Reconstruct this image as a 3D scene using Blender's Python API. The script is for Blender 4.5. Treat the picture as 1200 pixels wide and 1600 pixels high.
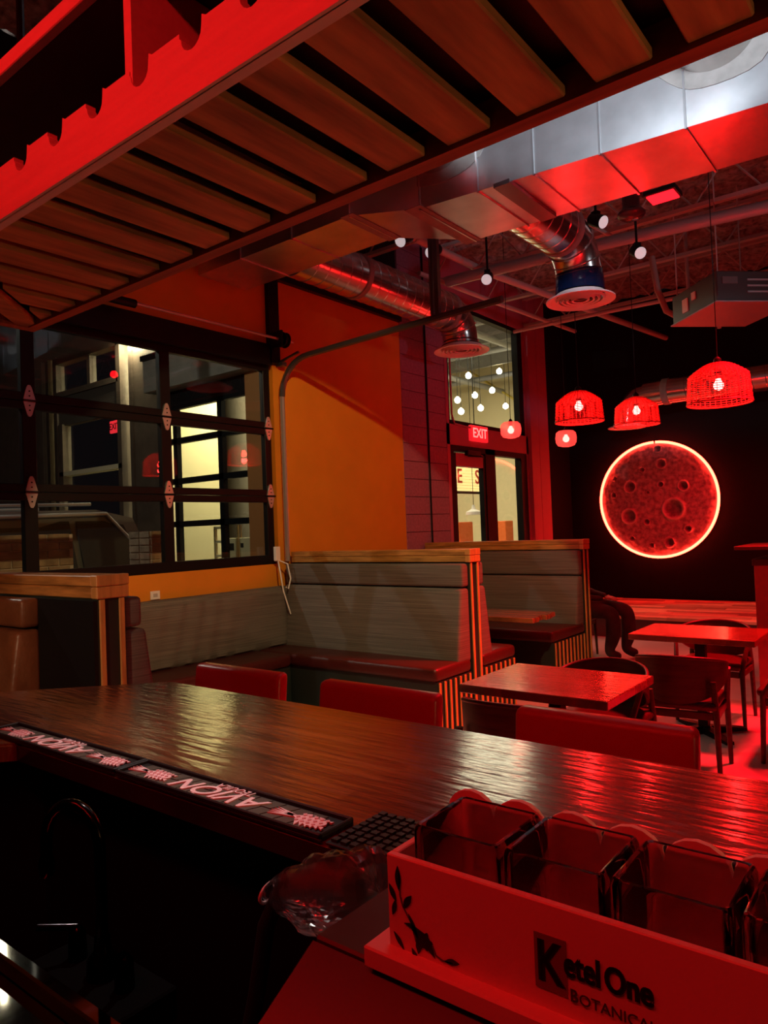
import bpy, bmesh, math, random
from mathutils import Vector, Matrix, noise
random.seed(7)
S = bpy.context.scene
COL = S.collection
for o in list(bpy.data.objects): bpy.data.objects.remove(o, do_unlink=True)
R = math.radians
# ------------------------------------------------------------------ camera
CAMZ = 1.6
cam_d = bpy.data.cameras.new('camera'); cam = bpy.data.objects.new('camera', cam_d); COL.objects.link(cam)
cam_d.sensor_fit = 'VERTICAL'; cam_d.sensor_height = 36.0; cam_d.lens = 1125.0/1600*36.0
cam_d.clip_start = 0.02; cam_d.clip_end = 200
yaw, pit, rol = R(38.1), R(1.36), R(-2.18)
fw = Vector((-math.sin(yaw)*math.cos(pit), math.cos(yaw)*math.cos(pit), math.sin(pit)))
rt = Vector((math.cos(yaw), math.sin(yaw), 0)); up = rt.cross(fw)
r2 = rt*math.cos(rol)+up*math.sin(rol); u2 = -rt*math.sin(rol)+up*math.cos(rol)
M3 = Matrix((r2, u2, -fw)).transposed()
cam.matrix_world = Matrix.Translation((0, 0, CAMZ)) @ M3.to_4x4()
S.camera = cam
# ------------------------------------------------------------------ view, world
S.view_settings.view_transform = 'Standard'; S.view_settings.look = 'None'
S.view_settings.gamma = 1.0; S.view_settings.use_curve_mapping = False
S.view_settings.exposure = 0.0
W = bpy.data.worlds.new('night'); S.world = W; W.use_nodes = True
W.node_tree.nodes['Background'].inputs[0].default_value = (0.05, 0.055, 0.07, 1)
W.node_tree.nodes['Background'].inputs[1].default_value = 0.05
# ------------------------------------------------------------------ lights
RED = (1.0, 0.012, 0.012)
def light(name, kind, loc, energy, color, target=None, **kw):
    d = bpy.data.lights.new(name, kind); d.energy = energy; d.color = color
    for k, v in kw.items(): setattr(d, k, v)
    o = bpy.data.objects.new(name, d); COL.objects.link(o); o.location = loc
    if target is not None:
        o.rotation_euler = (Vector(target)-Vector(loc)).to_track_quat('-Z', 'Y').to_euler()
    return o
# added red strip behind the bar, reddens the rack fascia and caddy
light('red_fill_light', 'AREA', (-0.9, -0.35, 3.09), 26, RED, (-0.8, 0.75, 2.0), shape='RECTANGLE', size=3.4, size_y=0.06)
# red flood fixed at the ceiling by the big duct
light('red_flood_light', 'POINT', (-1.72, 5.42, 3.83), 2.5, (1, 0.004, 0.008), shadow_soft_size=0.05)
# red flood over the dining floor, then an added spot reddening the stage
light('red_dining_flood_light', 'SPOT', (-0.5, 6.3, 4.1), 2900, (1, 0.004, 0.012), (-1.05, 5.0, 0), spot_size=R(78), spot_blend=0.55, shadow_soft_size=0.3)
light('red_stage_fill_light', 'SPOT', (-0.6, 8.9, 4.2), 600, (1, 0.005, 0.015), (-2.6, 10.9, 0.2), spot_size=R(75), spot_blend=0.7, shadow_soft_size=0.1)  # added to redden the stage planks, no fixture
# cool kitchen light over the back of the bar, reaching the duct
light('kitchen_spot_light', 'SPOT', (-0.9, 2.1, 4.05), 430, (0.80, 0.90, 1.0), (-1.4, 4.3, 5.15), spot_size=R(70), spot_blend=0.2, shadow_soft_size=0.12)
light('pipe_fill_light', 'SPOT', (2.6, 6.2, 3.4), 70, (0.86, 0.92, 1.0), (-2.2, 7.2, 4.7), spot_size=R(46), spot_blend=0.9, shadow_soft_size=0.12)  # added cool fill for the ceiling pipes and floor, no fixture
# warm track head aiming at the booths
light('warm_track_light', 'SPOT', (-1.1, 2.2, 4.2), 430, (1.0, 0.68, 0.30), (-4.9, 5.0, 0.4), spot_size=R(57), spot_blend=0.06, shadow_soft_size=0.05)
light('warm_corner_fill_light', 'SPOT', (-1.5, -1.5, 2.5), 190, (1.0, 0.66, 0.36), (-3.7, 1.75, 1.05), spot_size=R(34), spot_blend=0.5, shadow_soft_size=0.05)  # added warm spot behind the bar for the brown leather, no fixture
# added puck lamp hidden behind the rack rail, brightens the printed mats
light('mat_fill_light', 'SPOT', (-1.45, 1.205, 2.37), 38, (1.0, 0.93, 0.85), (-1.45, 0.95, 1.08), spot_size=R(62), spot_blend=0.8, shadow_soft_size=0.03)
# lobby beyond the glass
light('lobby_ceiling_light', 'AREA', (-8.6, 12.0, 5.3), 420, (1.0, 0.88, 0.60), (-8.6, 12.0, 0), shape='RECTANGLE', size=5, size_y=5)
light('lobby_front_light', 'AREA', (-10.2, 7.25, 4.95), 420, (1.0, 0.86, 0.52), (-11.0, 8.6, 2.0), shape='RECTANGLE', size=1.6, size_y=0.3)
light('passage_fill_light', 'POINT', (-7.6, 1.2, 4.9), 220, (1.0, 0.95, 0.82), shadow_soft_size=0.04)  # added point light brightening the passage, apart from the post

# ================================================================== materials
MATS = {}
def newmat(n):
    m = bpy.data.materials.new(n); m.use_nodes = True
    return m, m.node_tree, m.node_tree.nodes['Principled BSDF']
def mat(n, col, rough=0.5, metal=0.0, noise_s=0, noise_amt=0.25, bump=0, bump_s=None, stretch=(1, 1, 1), emis=None, es=0, trans=0, ior=1.45, coat=0, spec=0.5, sss=0, alpha=1):
    if n in MATS: return MATS[n]
    m, t, b = newmat(n); MATS[n] = m
    b.inputs['Base Color'].default_value = (*col, 1); b.inputs['Roughness'].default_value = rough
    b.inputs['Metallic'].default_value = metal; b.inputs['IOR'].default_value = ior
    b.inputs['Transmission Weight'].default_value = trans; b.inputs['Coat Weight'].default_value = coat
    b.inputs['Specular IOR Level'].default_value = spec
    if emis: b.inputs['Emission Color'].default_value = (*emis, 1); b.inputs['Emission Strength'].default_value = es
    if noise_s or bump:
        tc = t.nodes.new('ShaderNodeTexCoord'); mp = t.nodes.new('ShaderNodeMapping'); mp.inputs['Scale'].default_value = stretch
        t.links.new(tc.outputs['Object'], mp.inputs[0])
    if noise_s:
        nz = t.nodes.new('ShaderNodeTexNoise'); nz.inputs['Scale'].default_value = noise_s; nz.inputs['Detail'].default_value = 6
        t.links.new(mp.outputs[0], nz.inputs['Vector'])
        cr = t.nodes.new('ShaderNodeValToRGB')
        cr.color_ramp.elements[0].position = 0.3; cr.color_ramp.elements[1].position = 0.7
        cr.color_ramp.elements[0].color = (*[c*(1-noise_amt) for c in col], 1)
        cr.color_ramp.elements[1].color = (*[min(1, c*(1+noise_amt)) for c in col], 1)
        t.links.new(nz.outputs[0], cr.inputs[0]); t.links.new(cr.outputs[0], b.inputs['Base Color'])
    if bump:
        nb = t.nodes.new('ShaderNodeTexNoise'); nb.inputs['Scale'].default_value = bump_s or noise_s or 20; nb.inputs['Detail'].default_value = 4
        t.links.new(mp.outputs[0], nb.inputs['Vector'])
        bp = t.nodes.new('ShaderNodeBump'); bp.inputs['Strength'].default_value = bump; bp.inputs['Distance'].default_value = 0.02
        t.links.new(nb.outputs[0], bp.inputs['Height']); t.links.new(bp.outputs[0], b.inputs['Normal'])
    return m
def glassmat(n, tint=(1, 1, 1), rough=0.0, fres=1.5):
    m = bpy.data.materials.new(n); m.use_nodes = True; t = m.node_tree; t.nodes.clear()
    out = t.nodes.new('ShaderNodeOutputMaterial'); mx = t.nodes.new('ShaderNodeMixShader')
    tr = t.nodes.new('ShaderNodeBsdfTransparent'); tr.inputs[0].default_value = (*tint, 1)
    gl = t.nodes.new('ShaderNodeBsdfGlossy'); gl.inputs['Roughness'].default_value = rough
    fr = t.nodes.new('ShaderNodeFresnel'); fr.inputs[0].default_value = fres
    ge = t.nodes.new('ShaderNodeNewGeometry'); ma = t.nodes.new('ShaderNodeMath'); ma.operation = 'MULTIPLY_ADD'
    ma.inputs[1].default_value = 1/fres-fres; ma.inputs[2].default_value = fres
    t.links.new(ge.outputs['Backfacing'], ma.inputs[0]); t.links.new(ma.outputs[0], fr.inputs[0])
    t.links.new(fr.outputs[0], mx.inputs[0]); t.links.new(tr.outputs[0], mx.inputs[1]); t.links.new(gl.outputs[0], mx.inputs[2])
    t.links.new(mx.outputs[0], out.inputs[0]); MATS[n] = m
    return m
def emat(n, col, s):
    if n in MATS: return MATS[n]
    m, t, b = newmat(n); MATS[n] = m
    b.inputs['Base Color'].default_value = (*[min(1, c) for c in col], 1)
    b.inputs['Emission Color'].default_value = (*col, 1); b.inputs['Emission Strength'].default_value = s
    return m
def stavemat(n, c1, c2, dark, rough, sx, sy, swap=False, coat=0.0):
    m, t, b = newmat(n); MATS[n] = m
    tc = t.nodes.new('ShaderNodeTexCoord'); mp = t.nodes.new('ShaderNodeMapping')
    if swap: mp.inputs['Rotation'].default_value = (0, 0, R(90))
    t.links.new(tc.outputs['Object'], mp.inputs[0])
    br = t.nodes.new('ShaderNodeTexBrick'); br.offset = 0.37; br.offset_frequency = 1
    br.inputs['Scale'].default_value = 1; br.inputs['Brick Width'].default_value = sx; br.inputs['Row Height'].default_value = sy
    br.inputs['Mortar Size'].default_value = 0.0006; br.inputs['Color1'].default_value = (*c1, 1); br.inputs['Color2'].default_value = (*c2, 1)
    br.inputs['Mortar'].default_value = (*dark, 1); br.inputs['Bias'].default_value = -0.1
    t.links.new(mp.outputs[0], br.inputs['Vector'])
    m2 = t.nodes.new('ShaderNodeMapping'); m2.inputs['Scale'].default_value = (2.5, 40, 2.5); t.links.new(mp.outputs[0], m2.inputs[0])
    nz = t.nodes.new('ShaderNodeTexNoise'); nz.inputs['Scale'].default_value = 2.0; nz.inputs['Detail'].default_value = 8; t.links.new(m2.outputs[0], nz.inputs['Vector'])
    mx = t.nodes.new('ShaderNodeMix'); mx.data_type = 'RGBA'; mx.blend_type = 'MULTIPLY'; mx.inputs['Factor'].default_value = 0.75
    cr = t.nodes.new('ShaderNodeValToRGB'); cr.color_ramp.elements[0].position = 0.3; cr.color_ramp.elements[1].position = 0.65
    cr.color_ramp.elements[0].color = (0.25, 0.22, 0.2, 1); cr.color_ramp.elements[1].color = (1, 1, 1, 1)
    t.links.new(nz.outputs[0], cr.inputs[0]); t.links.new(br.outputs[0], mx.inputs['A']); t.links.new(cr.outputs[0], mx.inputs['B'])
    t.links.new(mx.outputs['Result'], b.inputs['Base Color'])
    b.inputs['Roughness'].default_value = rough; b.inputs['Coat Weight'].default_value = coat; b.inputs['Coat Roughness'].default_value = 0.12; b.inputs['Coat IOR'].default_value = 1.65
    m3 = t.nodes.new('ShaderNodeMapping'); m3.inputs['Scale'].default_value = (3, 22, 3); t.links.new(mp.outputs[0], m3.inputs[0])
    n3 = t.nodes.new('ShaderNodeTexNoise'); n3.inputs['Scale'].default_value = 2.2; n3.inputs['Detail'].default_value = 3; t.links.new(m3.outputs[0], n3.inputs['Vector'])
    bp = t.nodes.new('ShaderNodeBump'); bp.inputs['Strength'].default_value = 0.10; bp.inputs['Distance'].default_value = 0.02
    t.links.new(n3.outputs[0], bp.inputs['Height']); t.links.new(bp.outputs[0], b.inputs['Normal'])
    if coat: t.links.new(bp.outputs[0], b.inputs['Coat Normal'])
    return m
glass = glassmat('pane_glass', (0.93, 0.95, 0.93))
M_floor = mat('polished_concrete', (0.42, 0.40, 0.39), 0.32, noise_s=1.3, noise_amt=0.25, bump=0.05, bump_s=6)
M_orange = mat('orange_paint', (0.62, 0.22, 0.012), 0.65, noise_s=3, noise_amt=0.06)
M_black = mat('black_paint', (0.006, 0.006, 0.007), 0.55, spec=0.25)
M_blackwall = mat('black_wall_paint', (0.006, 0.005, 0.005), 0.85, spec=0.2)
M_blackmetal = mat('black_metal', (0.006, 0.006, 0.007), 0.4, spec=0.25)
M_purple = mat('mauve_block_paint', (0.30, 0.12, 0.20), 0.6, noise_s=30, noise_amt=0.15, bump=0.25, bump_s=90)
M_redpaint = mat('magenta_pilaster_paint', (0.45, 0.12, 0.20), 0.5)
M_ceil = mat('sprayed_ceiling', (0.23, 0.19, 0.19), 0.95, noise_s=14, noise_amt=0.6, bump=1.0, bump_s=25)
M_joist = mat('joist_paint', (0.42, 0.37, 0.36), 0.6)
M_galv = mat('galvanised_steel', (0.62, 0.64, 0.66), 0.30, metal=0.9, noise_s=5, noise_amt=0.12, bump=0.08, bump_s=3)
M_spiral = mat('spiral_duct_steel', (0.62, 0.60, 0.58), 0.22, metal=0.95)
M_mastic = mat('duct_sealant', (0.24, 0.225, 0.21), 0.55, noise_s=12, noise_amt=0.15, bump=0.2, bump_s=10)
M_tape = mat('blue_film', (0.003, 0.012, 0.05), 0.12, spec=0.8, bump=0.5, bump_s=14)
M_white = mat('white_plastic', (0.72, 0.72, 0.72), 0.4)
M_chrome = mat('steel_hinge', (0.66, 0.64, 0.66), 0.3, metal=0.7)
M_track = mat('track_steel', (0.16, 0.15, 0.16), 0.3, metal=0.8)
M_slat = mat('pine_slat', (0.42, 0.20, 0.07), 0.55, noise_s=3, noise_amt=0.45, stretch=(9, 1.2, 9), bump=0.12, bump_s=4)
M_beam = mat('rack_stained_wood', (0.30, 0.075, 0.025), 0.55, noise_s=3, noise_amt=0.35, stretch=(1, 12, 12))
M_rackpaint = mat('rack_painted_wood', (0.80, 0.62, 0.55), 0.45, noise_s=6, noise_amt=0.06, stretch=(1, 10, 10))
M_rackdark = mat('rack_dark_panel', (0.05, 0.02, 0.018), 0.6)
M_bartop = stavemat('bar_staves', (0.24, 0.06, 0.018), (0.12, 0.028, 0.010), (0.04, 0.012, 0.005), 0.22, 0.55, 0.04, coat=1.0)
M_tabletop = stavemat('table_staves', (0.34, 0.13, 0.05), (0.22, 0.07, 0.025), (0.06, 0.02, 0.008), 0.25, 0.4, 0.045, coat=0.9)
M_stagewood = stavemat('stage_staves', (0.65, 0.40, 0.25), (0.35, 0.18, 0.1), (0.1, 0.05, 0.02), 0.45, 3.0, 0.5)
M_cap = mat('booth_cap_oak', (0.42, 0.19, 0.05), 0.42, noise_s=3, noise_amt=0.4, stretch=(1.5, 14, 14))
M_strip = mat('booth_strip_oak', (0.50, 0.24, 0.07), 0.45, noise_s=3, noise_amt=0.25, stretch=(14, 14, 1.5))
M_dark = mat('booth_dark_panel', (0.014, 0.022, 0.020), 0.5)
M_leather_br = mat('oxblood_vinyl', (0.055, 0.009, 0.008), 0.38, bump=0.12, bump_s=60)
M_leather_tan = mat('brown_leather', (0.17, 0.062, 0.028), 0.38, noise_s=4, noise_amt=0.3, bump=0.25, bump_s=16)
M_leather_red = mat('red_leather', (0.42, 0.008, 0.018), 0.32, bump=0.12, bump_s=18)
M_walnut = mat('walnut', (0.055, 0.026, 0.012), 0.4, noise_s=3, noise_amt=0.3, stretch=(2, 2, 14))
M_rubber = mat('black_rubber', (0.02, 0.019, 0.018), 0.4, bump=0.1, bump_s=300)
M_matrib = mat('mat_relief', (0.10, 0.09, 0.07), 0.32)
M_pink = mat('pink_rubber_print', (0.95, 0.62, 0.62), 0.45)
M_caddy = mat('painted_caddy', (0.78, 0.5, 0.45), 0.5)
M_print = mat('black_print', (0.012, 0.008, 0.008), 0.5)
M_print2 = mat('faded_print', (0.10, 0.055, 0.05), 0.55)
M_print3 = mat('soft_print', (0.22, 0.12, 0.11), 0.55)
M_cup = mat('clear_glass', (0.97, 0.97, 0.97), 0.02, trans=1.0, ior=1.46)
def filmmat():
    m = bpy.data.materials.new('clear_film'); m.use_nodes = True; t = m.node_tree; t.nodes.clear()
    out = t.nodes.new('ShaderNodeOutputMaterial'); mx = t.nodes.new('ShaderNodeMixShader'); m2 = t.nodes.new('ShaderNodeMixShader')
    tr = t.nodes.new('ShaderNodeBsdfTransparent'); gl = t.nodes.new('ShaderNodeBsdfGlossy'); gl.inputs['Roughness'].default_value = 0.12
    df = t.nodes.new('ShaderNodeBsdfTranslucent'); df.inputs[0].default_value = (0.7, 0.6, 0.6, 1)
    lw = t.nodes.new('ShaderNodeLayerWeight'); lw.inputs[0].default_value = 0.32
    m2.inputs[0].default_value = 0.42; t.links.new(tr.outputs[0], m2.inputs[1]); t.links.new(df.outputs[0], m2.inputs[2])
    t.links.new(lw.outputs['Fresnel'], mx.inputs[0]); t.links.new(m2.outputs[0], mx.inputs[1]); t.links.new(gl.outputs[0], mx.inputs[2]); t.links.new(mx.outputs[0], out.inputs[0]); return m
M_bag = filmmat()
M_steel = mat('stainless', (0.30, 0.27, 0.25), 0.05, metal=1.0)
M_rope = mat('wicker', (0.70, 0.16, 0.13), 0.6)
def globemat():
    m = bpy.data.materials.new('globe_glass'); m.use_nodes = True; t = m.node_tree; t.nodes.clear()
    out = t.nodes.new('ShaderNodeOutputMaterial'); mx = t.nodes.new('ShaderNodeMixShader'); mx.inputs[0].default_value = 0.35
    tr = t.nodes.new('ShaderNodeBsdfTransparent'); tr.inputs[0].default_value = (1.0, 0.75, 0.75, 1)
    tl = t.nodes.new('ShaderNodeBsdfTranslucent'); tl.inputs[0].default_value = (0.9, 0.7, 0.7, 1)
    t.links.new(tr.outputs[0], mx.inputs[1]); t.links.new(tl.outputs[0], mx.inputs[2]); t.links.new(mx.outputs[0], out.inputs[0]); return m
M_globe = globemat()
M_bulb = emat('red_bulb', (1.0, 0.035, 0.03), 50)
M_neon = emat('neon_tube', (1.0, 0.035, 0.018), 28)
M_cream = mat('cream_wall', (0.80, 0.70, 0.45), 0.7)
M_brown = mat('brown_facade', (0.075, 0.055, 0.042), 0.5, noise_s=6, noise_amt=0.2)
M_grey = mat('grey_soffit', (0.20, 0.185, 0.16), 0.7, noise_s=3, noise_amt=0.15)
M_asphalt = mat('asphalt', (0.05, 0.05, 0.05), 0.8, noise_s=20)
M_brick = mat('tan_brick', (0.26, 0.185, 0.12), 0.8, noise_s=9, noise_amt=0.35)
M_mortar = mat('mortar', (0.45, 0.41, 0.35), 0.9)
M_cargrey = mat('car_grey', (0.17, 0.18, 0.19), 0.35, metal=0.4, coat=0.6)
M_carblack = mat('car_black', (0.015, 0.015, 0.017), 0.25, coat=0.6)
M_carglass = mat('car_glass', (0.03, 0.035, 0.04), 0.08, spec=0.8)
M_redsign = emat('exit_sign_face', (1.0, 0.02, 0.03), 0.7)
M_exitletter = emat('exit_letters', (1.0, 0.25, 0.22), 1.5)
M_warmbulb = emat('warm_bulb', (1.0, 0.92, 0.66), 18)
M_spotlens = emat('track_lens', (0.72, 0.70, 0.72), 0.55)
def fabricmat():
    m, t, b = newmat('grey_striped_fabric')
    tc = t.nodes.new('ShaderNodeTexCoord'); mp = t.nodes.new('ShaderNodeMapping'); mp.inputs['Scale'].default_value = (1.2, 1.2, 200)
    t.links.new(tc.outputs['Object'], mp.inputs[0])
    n = t.nodes.new('ShaderNodeTexNoise'); n.inputs['Scale'].default_value = 1.6; n.inputs['Detail'].default_value = 5; t.links.new(mp.outputs[0], n.inputs['Vector'])
    m2 = t.nodes.new('ShaderNodeMapping'); m2.inputs['Scale'].default_value = (90, 90, 160); t.links.new(tc.outputs['Object'], m2.inputs[0])
    n2 = t.nodes.new('ShaderNodeTexNoise'); n2.inputs['Scale'].default_value = 4; t.links.new(m2.outputs[0], n2.inputs['Vector'])
    ad = t.nodes.new('ShaderNodeMath'); ad.operation = 'MULTIPLY_ADD'; ad.inputs[1].default_value = 0.35
    t.links.new(n2.outputs[0], ad.inputs[0]); t.links.new(n.outputs[0], ad.inputs[2])
    cr = t.nodes.new('ShaderNodeValToRGB'); e = cr.color_ramp.elements
    e[0].position = 0.45; e[0].color = (0.055, 0.048, 0.044, 1); e[1].position = 0.95; e[1].color = (0.19, 0.165, 0.148, 1)
    t.links.new(ad.outputs[0], cr.inputs[0]); t.links.new(cr.outputs[0], b.inputs['Base Color'])
    b.inputs['Roughness'].default_value = 0.85
    return m
M_fabric = fabricmat()

# ================================================================== mesh helpers
class MB:
    def __init__(s): s.v = []; s.f = []; s.mi = []
    def add(s, vs, fs):
        k = len(s.v); s.v += [tuple(v) for v in vs]; s.f += [tuple(i+k for i in f) for f in fs]; return s
    def box(s, x0, x1, y0, y1, z0, z1, bev=0, M=None, seg=1):
        if bev:
            bm = bmesh.new(); bmesh.ops.create_cube(bm, size=1)
            for v in bm.verts: v.co = Vector(((x0+x1)/2+v.co.x*(x1-x0), (y0+y1)/2+v.co.y*(y1-y0), (z0+z1)/2+v.co.z*(z1-z0)))
            bmesh.ops.bevel(bm, geom=bm.edges[:], offset=bev, segments=seg, profile=0.5, affect='EDGES')
            vs = [v.co.copy() for v in bm.verts]; bm.verts.index_update(); fs = [[v.index for v in f.verts] for f in bm.faces]; bm.free()
        else:
            vs = [Vector((x, y, z)) for x in (x0, x1) for y in (y0, y1) for z in (z0, z1)]
            fs = [(0, 1, 3, 2), (4, 6, 7, 5), (0, 4, 5, 1), (2, 3, 7, 6), (0, 2, 6, 4), (1, 5, 7, 3)]
        if M: vs = [M @ v for v in vs]
        return s.add(vs, fs)
    def tube(s, pts, r, seg=8, caps=True, closed=False):
        pts = [Vector(p) for p in pts]; n = len(pts)
        rr = r if isinstance(r, (list, tuple)) else [r]*n
        t0 = (pts[1]-pts[0]).normalized(); a = t0.orthogonal().normalized(); vs = []; prev = t0
        for i, p in enumerate(pts):
            if closed: t = (pts[(i+1) % n]-pts[i-1]).normalized()
            else: t = (pts[min(i+1, n-1)]-pts[max(i-1, 0)]).normalized()
            q = prev.rotation_difference(t); a = q @ a; a = (a-t*a.dot(t)).normalized(); prev = t; b = t.cross(a)
            for k in range(seg):
                an = 2*math.pi*k/seg; vs.append(p+(a*math.cos(an)+b*math.sin(an))*rr[i])
        fs = []
        for i in range(n if closed else n-1):
            j = (i+1) % n
            for k in range(seg): fs.append((i*seg+k, i*seg+(k+1) % seg, j*seg+(k+1) % seg, j*seg+k))
        if caps and not closed: fs += [tuple(range(seg))[::-1], tuple((n-1)*seg+k for k in range(seg))]
        return s.add(vs, fs)
    def lathe(s, prof, seg=32, o=(0, 0, 0), M=None, cap0=False, cap1=False):
        vs = []; n = len(prof)
        for (r, z) in prof:
            for k in range(seg):
                a = 2*math.pi*k/seg; v = Vector((r*math.cos(a), r*math.sin(a), z)); v = (M @ v) if M else v
                vs.append(v+Vector(o))
        fs = [(i*seg+k, i*seg+(k+1) % seg, (i+1)*seg+(k+1) % seg, (i+1)*seg+k) for i in range(n-1) for k in range(seg)]
        if cap0: fs.append(tuple(range(seg))[::-1])
        if cap1: fs.append(tuple((n-1)*seg+k for k in range(seg)))
        return s.add(vs, fs)
    def prism(s, poly, M, d):           # poly in (u,v), extruded along w by d; M maps (u,v,w)
        n = len(poly); vs = [M @ Vector((u, v, 0)) for u, v in poly]+[M @ Vector((u, v, d)) for u, v in poly]
        fs = [tuple(range(n))[::-1], tuple(range(n, 2*n))]+[(i, (i+1) % n, n+(i+1) % n, n+i) for i in range(n)]
        return s.add(vs, fs)
    def obj(s, name, m, parent=None, smooth=None):
        me = bpy.data.meshes.new(name); me.from_pydata(s.v, [], s.f); me.update()
        bm = bmesh.new(); bm.from_mesh(me); bmesh.ops.recalc_face_normals(bm, faces=bm.faces[:]); bm.to_mesh(me); bm.free()
        if smooth:
            for p in me.polygons: p.use_smooth = True
            try: me.set_sharp_from_angle(angle=R(smooth))
            except Exception: pass
        if m: me.materials.append(m)
        return link(name, me, parent)
def link(name, me, parent=None):
    o = bpy.data.objects.new(name, me); COL.objects.link(o)
    if parent is not None:
        o.parent = parent; o.matrix_parent_inverse = Matrix()
        base = parent
        off = Vector((0, 0, 0))
        while base is not None: off += base.location; base = base.parent
        o['_w'] = 0; del o['_w']
        if me is not None and off.length > 0 and parent.get('abs', 0): o.location = -off
    return o
def tag(o, label, cat, group=None):
    o['label'] = label; o['category'] = cat
    if group: o['group'] = group
    return o
def thing(name, label, cat, loc=(0, 0, 0), rz=0, group=None):
    o = bpy.data.objects.new(name, None); COL.objects.link(o); o.location = loc; o.rotation_euler = (0, 0, rz); o.empty_display_size = 0.1
    return tag(o, label, cat, group)
class Abs:                              # a thing whose parts are given in world coordinates
    def __init__(s, name, label, cat, loc=(0, 0, 0), group=None, kind=None):
        s.o = thing(name, label, cat, loc, 0, group); s.loc = Vector(loc)
        if kind:
            s.o['kind'] = kind
            if 'category' in s.o and kind == 'structure': pass
    def part(s, mb, name, m, smooth=None, parent=None, label=None):
        mb.v = [tuple(Vector(v)-s.loc) for v in mb.v]
        ob = mb.obj(name, m, parent or s.o, smooth)
        if label: ob['label'] = label
        return ob
def copy_tree(o, parent=None):
    c = o.copy(); COL.objects.link(c); c.parent = parent
    for ch in list(o.children): copy_tree(ch, c)
    return c
def dup(root, loc, rz=0, label=None, group=None):
    r = copy_tree(root); r.location = loc; r.rotation_euler = (0, 0, rz)
    if label: r['label'] = label
    if group: r['group'] = group
    return r
def struct(o): o['kind'] = 'structure'; return o
def B(x0, x1, y0, y1, z0, z1, bev=0, seg=1): return MB().box(x0, x1, y0, y1, z0, z1, bev, seg=seg)
def text_mesh(s, size, ext=0.001, shear=0, off=0, bold=False, spacing=1.0):
    c = bpy.data.curves.new('t', 'FONT'); c.body = s; c.size = size; c.extrude = ext; c.shear = shear; c.offset = min(off, size*0.012); c.space_character = spacing
    c.align_x = 'CENTER'; c.align_y = 'CENTER'; c.resolution_u = 4
    o = bpy.data.objects.new('t', c); COL.objects.link(o)
    bpy.context.view_layer.update()
    me = bpy.data.meshes.new_from_object(o.evaluated_get(bpy.context.evaluated_depsgraph_get()))
    bpy.data.objects.remove(o); bpy.data.curves.remove(c)
    return me
def text_obj(name, s, size, M, m, parent, ext=0.001, shear=0, off=0, sx=1.0, sy=1.0, spacing=1.0):
    me = text_mesh(s, size, ext, shear, off, spacing=spacing); me.transform(Matrix.Diagonal((sx, sy, 1, 1))); me.transform(M)
    me.materials.clear(); me.materials.append(m)
    me.name = name
    o = bpy.data.objects.new(name, me); COL.objects.link(o); o.parent = parent
    return o
def frame(o, ux, uy, uz):
    return Matrix.Translation(o) @ Matrix((Vector(ux), Vector(uy), Vector(uz))).transposed().to_4x4()
def arc(c, r, a0, a1, n, f): return [f(c[0]+r*math.cos(a0+(a1-a0)*i/n), c[1]+r*math.sin(a0+(a1-a0)*i/n)) for i in range(n+1)]

# ================================================================== the shell
XW = -5.2; YB = 12.0; ZC = 5.3
struct(B(XW-0.2, 4.6, -3.1, YB+0.1, -0.12, 0).obj('floor', M_floor))
# sprayed ceiling with real relief
mb = MB(); nx, ny = 96, 150
for j in range(ny+1):
    for i in range(nx+1):
        x = XW-0.1+(4.6-XW+0.1)*i/nx; y = -3.1+(YB+3.1)*j/ny
        mb.v.append((x, y, ZC+0.09*noise.noise((x*5, y*5, 0))+0.05*noise.noise((x*13, y*13, 3))))
for j in range(ny):
    for i in range(nx): mb.f.append((j*(nx+1)+i, j*(nx+1)+i+1, (j+1)*(nx+1)+i+1, (j+1)*(nx+1)+i))
ceil = struct(mb.obj('ceiling', M_ceil))
struct(B(XW-0.2, 4.6, -3.1, YB+0.1, ZC+0.2, ZC+0.3).obj('ceiling.001', M_black))
struct(B(4.5, 4.6, -3.1, YB, 0, ZC).obj('wall_right', mat('plum_wall', (0.10, 0.05, 0.05), 0.7)))
struct(B(XW, 4.6, -3.1, -3.0, 0, ZC).obj('wall_front', mat('bar_rear_wall', (0.06, 0.03, 0.03), 0.7)))
struct(B(XW-0.2, 4.6, YB, YB+0.1, 0, ZC).obj('wall_back', M_blackwall))
# left wall, built round the openings
wl = bpy.data.objects.new('wall_left', None); COL.objects.link(wl); struct(wl)
def wpart(mb, n, m): return mb.obj(n, m, wl)
GY0, GY1, GZ0, GZ1 = 0.12, 4.93, 1.30, 3.27
wpart(B(XW-0.16, XW, -3.0, GY1, 0, GZ0), 'lower_wall', M_orange)
wpart(B(XW-0.16, XW, -3.0, GY0, GZ0, ZC), 'end_wall', M_orange)
wpart(B(XW-0.16, XW, GY0, GY1, GZ1, 4.2), 'upper_wall', M_orange)
wpart(B(XW-0.16, XW, GY1, 7.06, 0, 4.12), 'orange_panel', M_orange)
wpart(B(XW-0.16, XW-0.02, GY0, 7.06, 4.12, ZC), 'soffit_wall', M_black)
wpart(B(XW-0.14, XW-0.025, 7.06, 8.05, 0, ZC), 'block_backing', mat('block_joint', (0.22, 0.09, 0.15), 0.8))
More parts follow.
